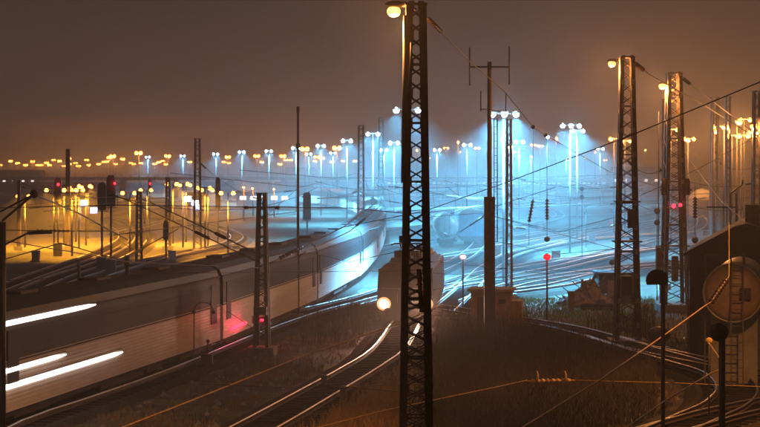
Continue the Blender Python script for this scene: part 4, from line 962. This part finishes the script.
# ------------------------------------------------------------------ vegetation
def stems(name, n, region, hmin, hmax, m, label, twigs=4, wd=.02, seed=1, dens=None, kind='stuff'):
    rr = random.Random(seed); b = MB(); cnt = 0
    tries = 0
    while cnt < n and tries < n * 20:
        tries += 1
        px = rr.uniform(region[0], region[1]); y0, y1 = D(region[3]), D(region[2]); yy = rr.uniform(y0, y1)
        x = (px - 380) / F * yy; py = HY + CH * F / yy
        if dens and rr.random() > dens(px, py, x, yy): continue
        cnt += 1; hh = rr.uniform(hmin, hmax) * (.6 + .4 * rr.random()); a = rr.random() * 6.28; ln = rr.uniform(0, .22) * hh
        base = Vector((x, yy, -.06)); top = base + Vector((math.cos(a) * ln, math.sin(a) * ln, hh)); ww = wd * rr.uniform(.6, 1.4)
        def blade(p, q, w0):
            b.poly([p + Vector((-w0, 0, 0)), p + Vector((w0, 0, 0)), q], [(0, 1, 2)])
        blade(base, top, ww)
        for k in range(twigs):
            f = rr.uniform(.2, .85); p = base.lerp(top, f); a2 = rr.random() * 6.28; l2 = hh * rr.uniform(.15, .4)
            blade(p, p + Vector((math.cos(a2) * l2 * .6, math.sin(a2) * l2 * .6, l2 * .8)), ww * .6)
    o = b.build(name, M[m]); tag(o, label, name.replace('_', ' '), kind=kind); return o
def near_tracks(paths, margin):
    cells = {}
    for p in paths:
        for v in p: cells.setdefault((int(v.x // 4), int(v.y // 4)), []).append(v)
    def ok(x, y):
        cx, cy_ = int(x // 4), int(y // 4)
        for i in (-1, 0, 1):
            for j in (-1, 0, 1):
                for v in cells.get((cx + i, cy_ + j), ()):
                    if (v.x - x) ** 2 + (v.y - y) ** 2 < margin ** 2: return False
        return True
    return ok
okk = near_tracks([T1, T2, T3, T4, T5, T6, T7, T8, T9, T10, T11, T12], 2.1)
def noise2(x, y, s): return .5 + .5 * math.sin(x * s + 1.3 * math.sin(y * s * .7)) * math.cos(y * s * .9 + x * s * .3)
def dscrub(px, py, x, y):
    if not okk(x, y): return 0
    return .3 + .7 * noise2(x, y, .9)
stems('dry_scrub', 7000, (408, 655, 330, 470), .7, 1.9, 'stem', 'dark tangled dry scrub filling the middle foreground', 5, .016, 2, dscrub)
stems('bramble_scrub', 1300, (300, 415, 376, 470), .7, 1.6, 'grassdry', 'golden brown dry bushes beside the foot of the near mast', 5, .018, 3, dscrub)
stems('dry_grass', 9000, (-20, 420, 322, 470), .12, .45, 'grassdry', 'patchy dry grass over the ground left of the near rails', 1, .02, 4, lambda px, py, x, y: okk(x, y) * (.12 + .88 * noise2(x, y, .6) ** 2))
stems('grass', 7000, (500, 655, 299, 334), .12, .4, 'grassgreen', 'green grass behind the curved track near the red lantern', 1, .03, 5, lambda px, py, x, y: okk(x, y))
stems('weeds', 4000, (640, 800, 306, 440), .12, .5, 'grassdry', 'low dry weeds around the curved rails on the right', 2, .02, 6, lambda px, py, x, y: okk(x, y) * (.2 + .8 * noise2(x, y, .8)))
stems('sapling_scrub', 420, (300, 470, 312, 345), .8, 2.2, 'stem', 'thin bare saplings before the locomotive', 6, .014, 7, dscrub)

sb_ = MB(); rs = random.Random(9)
for i in range(2600):
    x = rs.uniform(-16, 16); y = rs.uniform(48, 112)
    if not okk(x, y) or abs(x / y) > .23: continue
    a = rs.uniform(.05, .17); vs = [(x + math.cos(k * 1.05) * a * rs.uniform(.6, 1.2), y + math.sin(k * 1.05) * a * rs.uniform(.6, 1.2), 0.0) for k in range(6)] + [(x, y, a * rs.uniform(.5, .9) + .04)]
    sb_.poly(vs, [(k, (k + 1) % 6, 6) for k in range(6)])
tag(sb_.build('gravel', M['concrete']), kind='stuff')
# ------------------------------------------------------------------ haze
hz = MB(); hz.box((0, 700, 15.2), (3000, 1750, 32.4))
ho = hz.build('haze', None); ho.data.materials.clear()
hm = bpy.data.materials.new('night_haze'); hm.use_nodes = True; n = hm.node_tree.nodes; n.clear()
out = n.new('ShaderNodeOutputMaterial'); pv = n.new('ShaderNodeVolumePrincipled')
pv.inputs['Color'].default_value = (.88, .88, .88, 1); pv.inputs['Density'].default_value = .0015; pv.inputs['Anisotropy'].default_value = .4
hm.node_tree.links.new(pv.outputs[0], out.inputs['Volume'])
ho.data.materials.append(hm); tag(ho, kind='stuff')
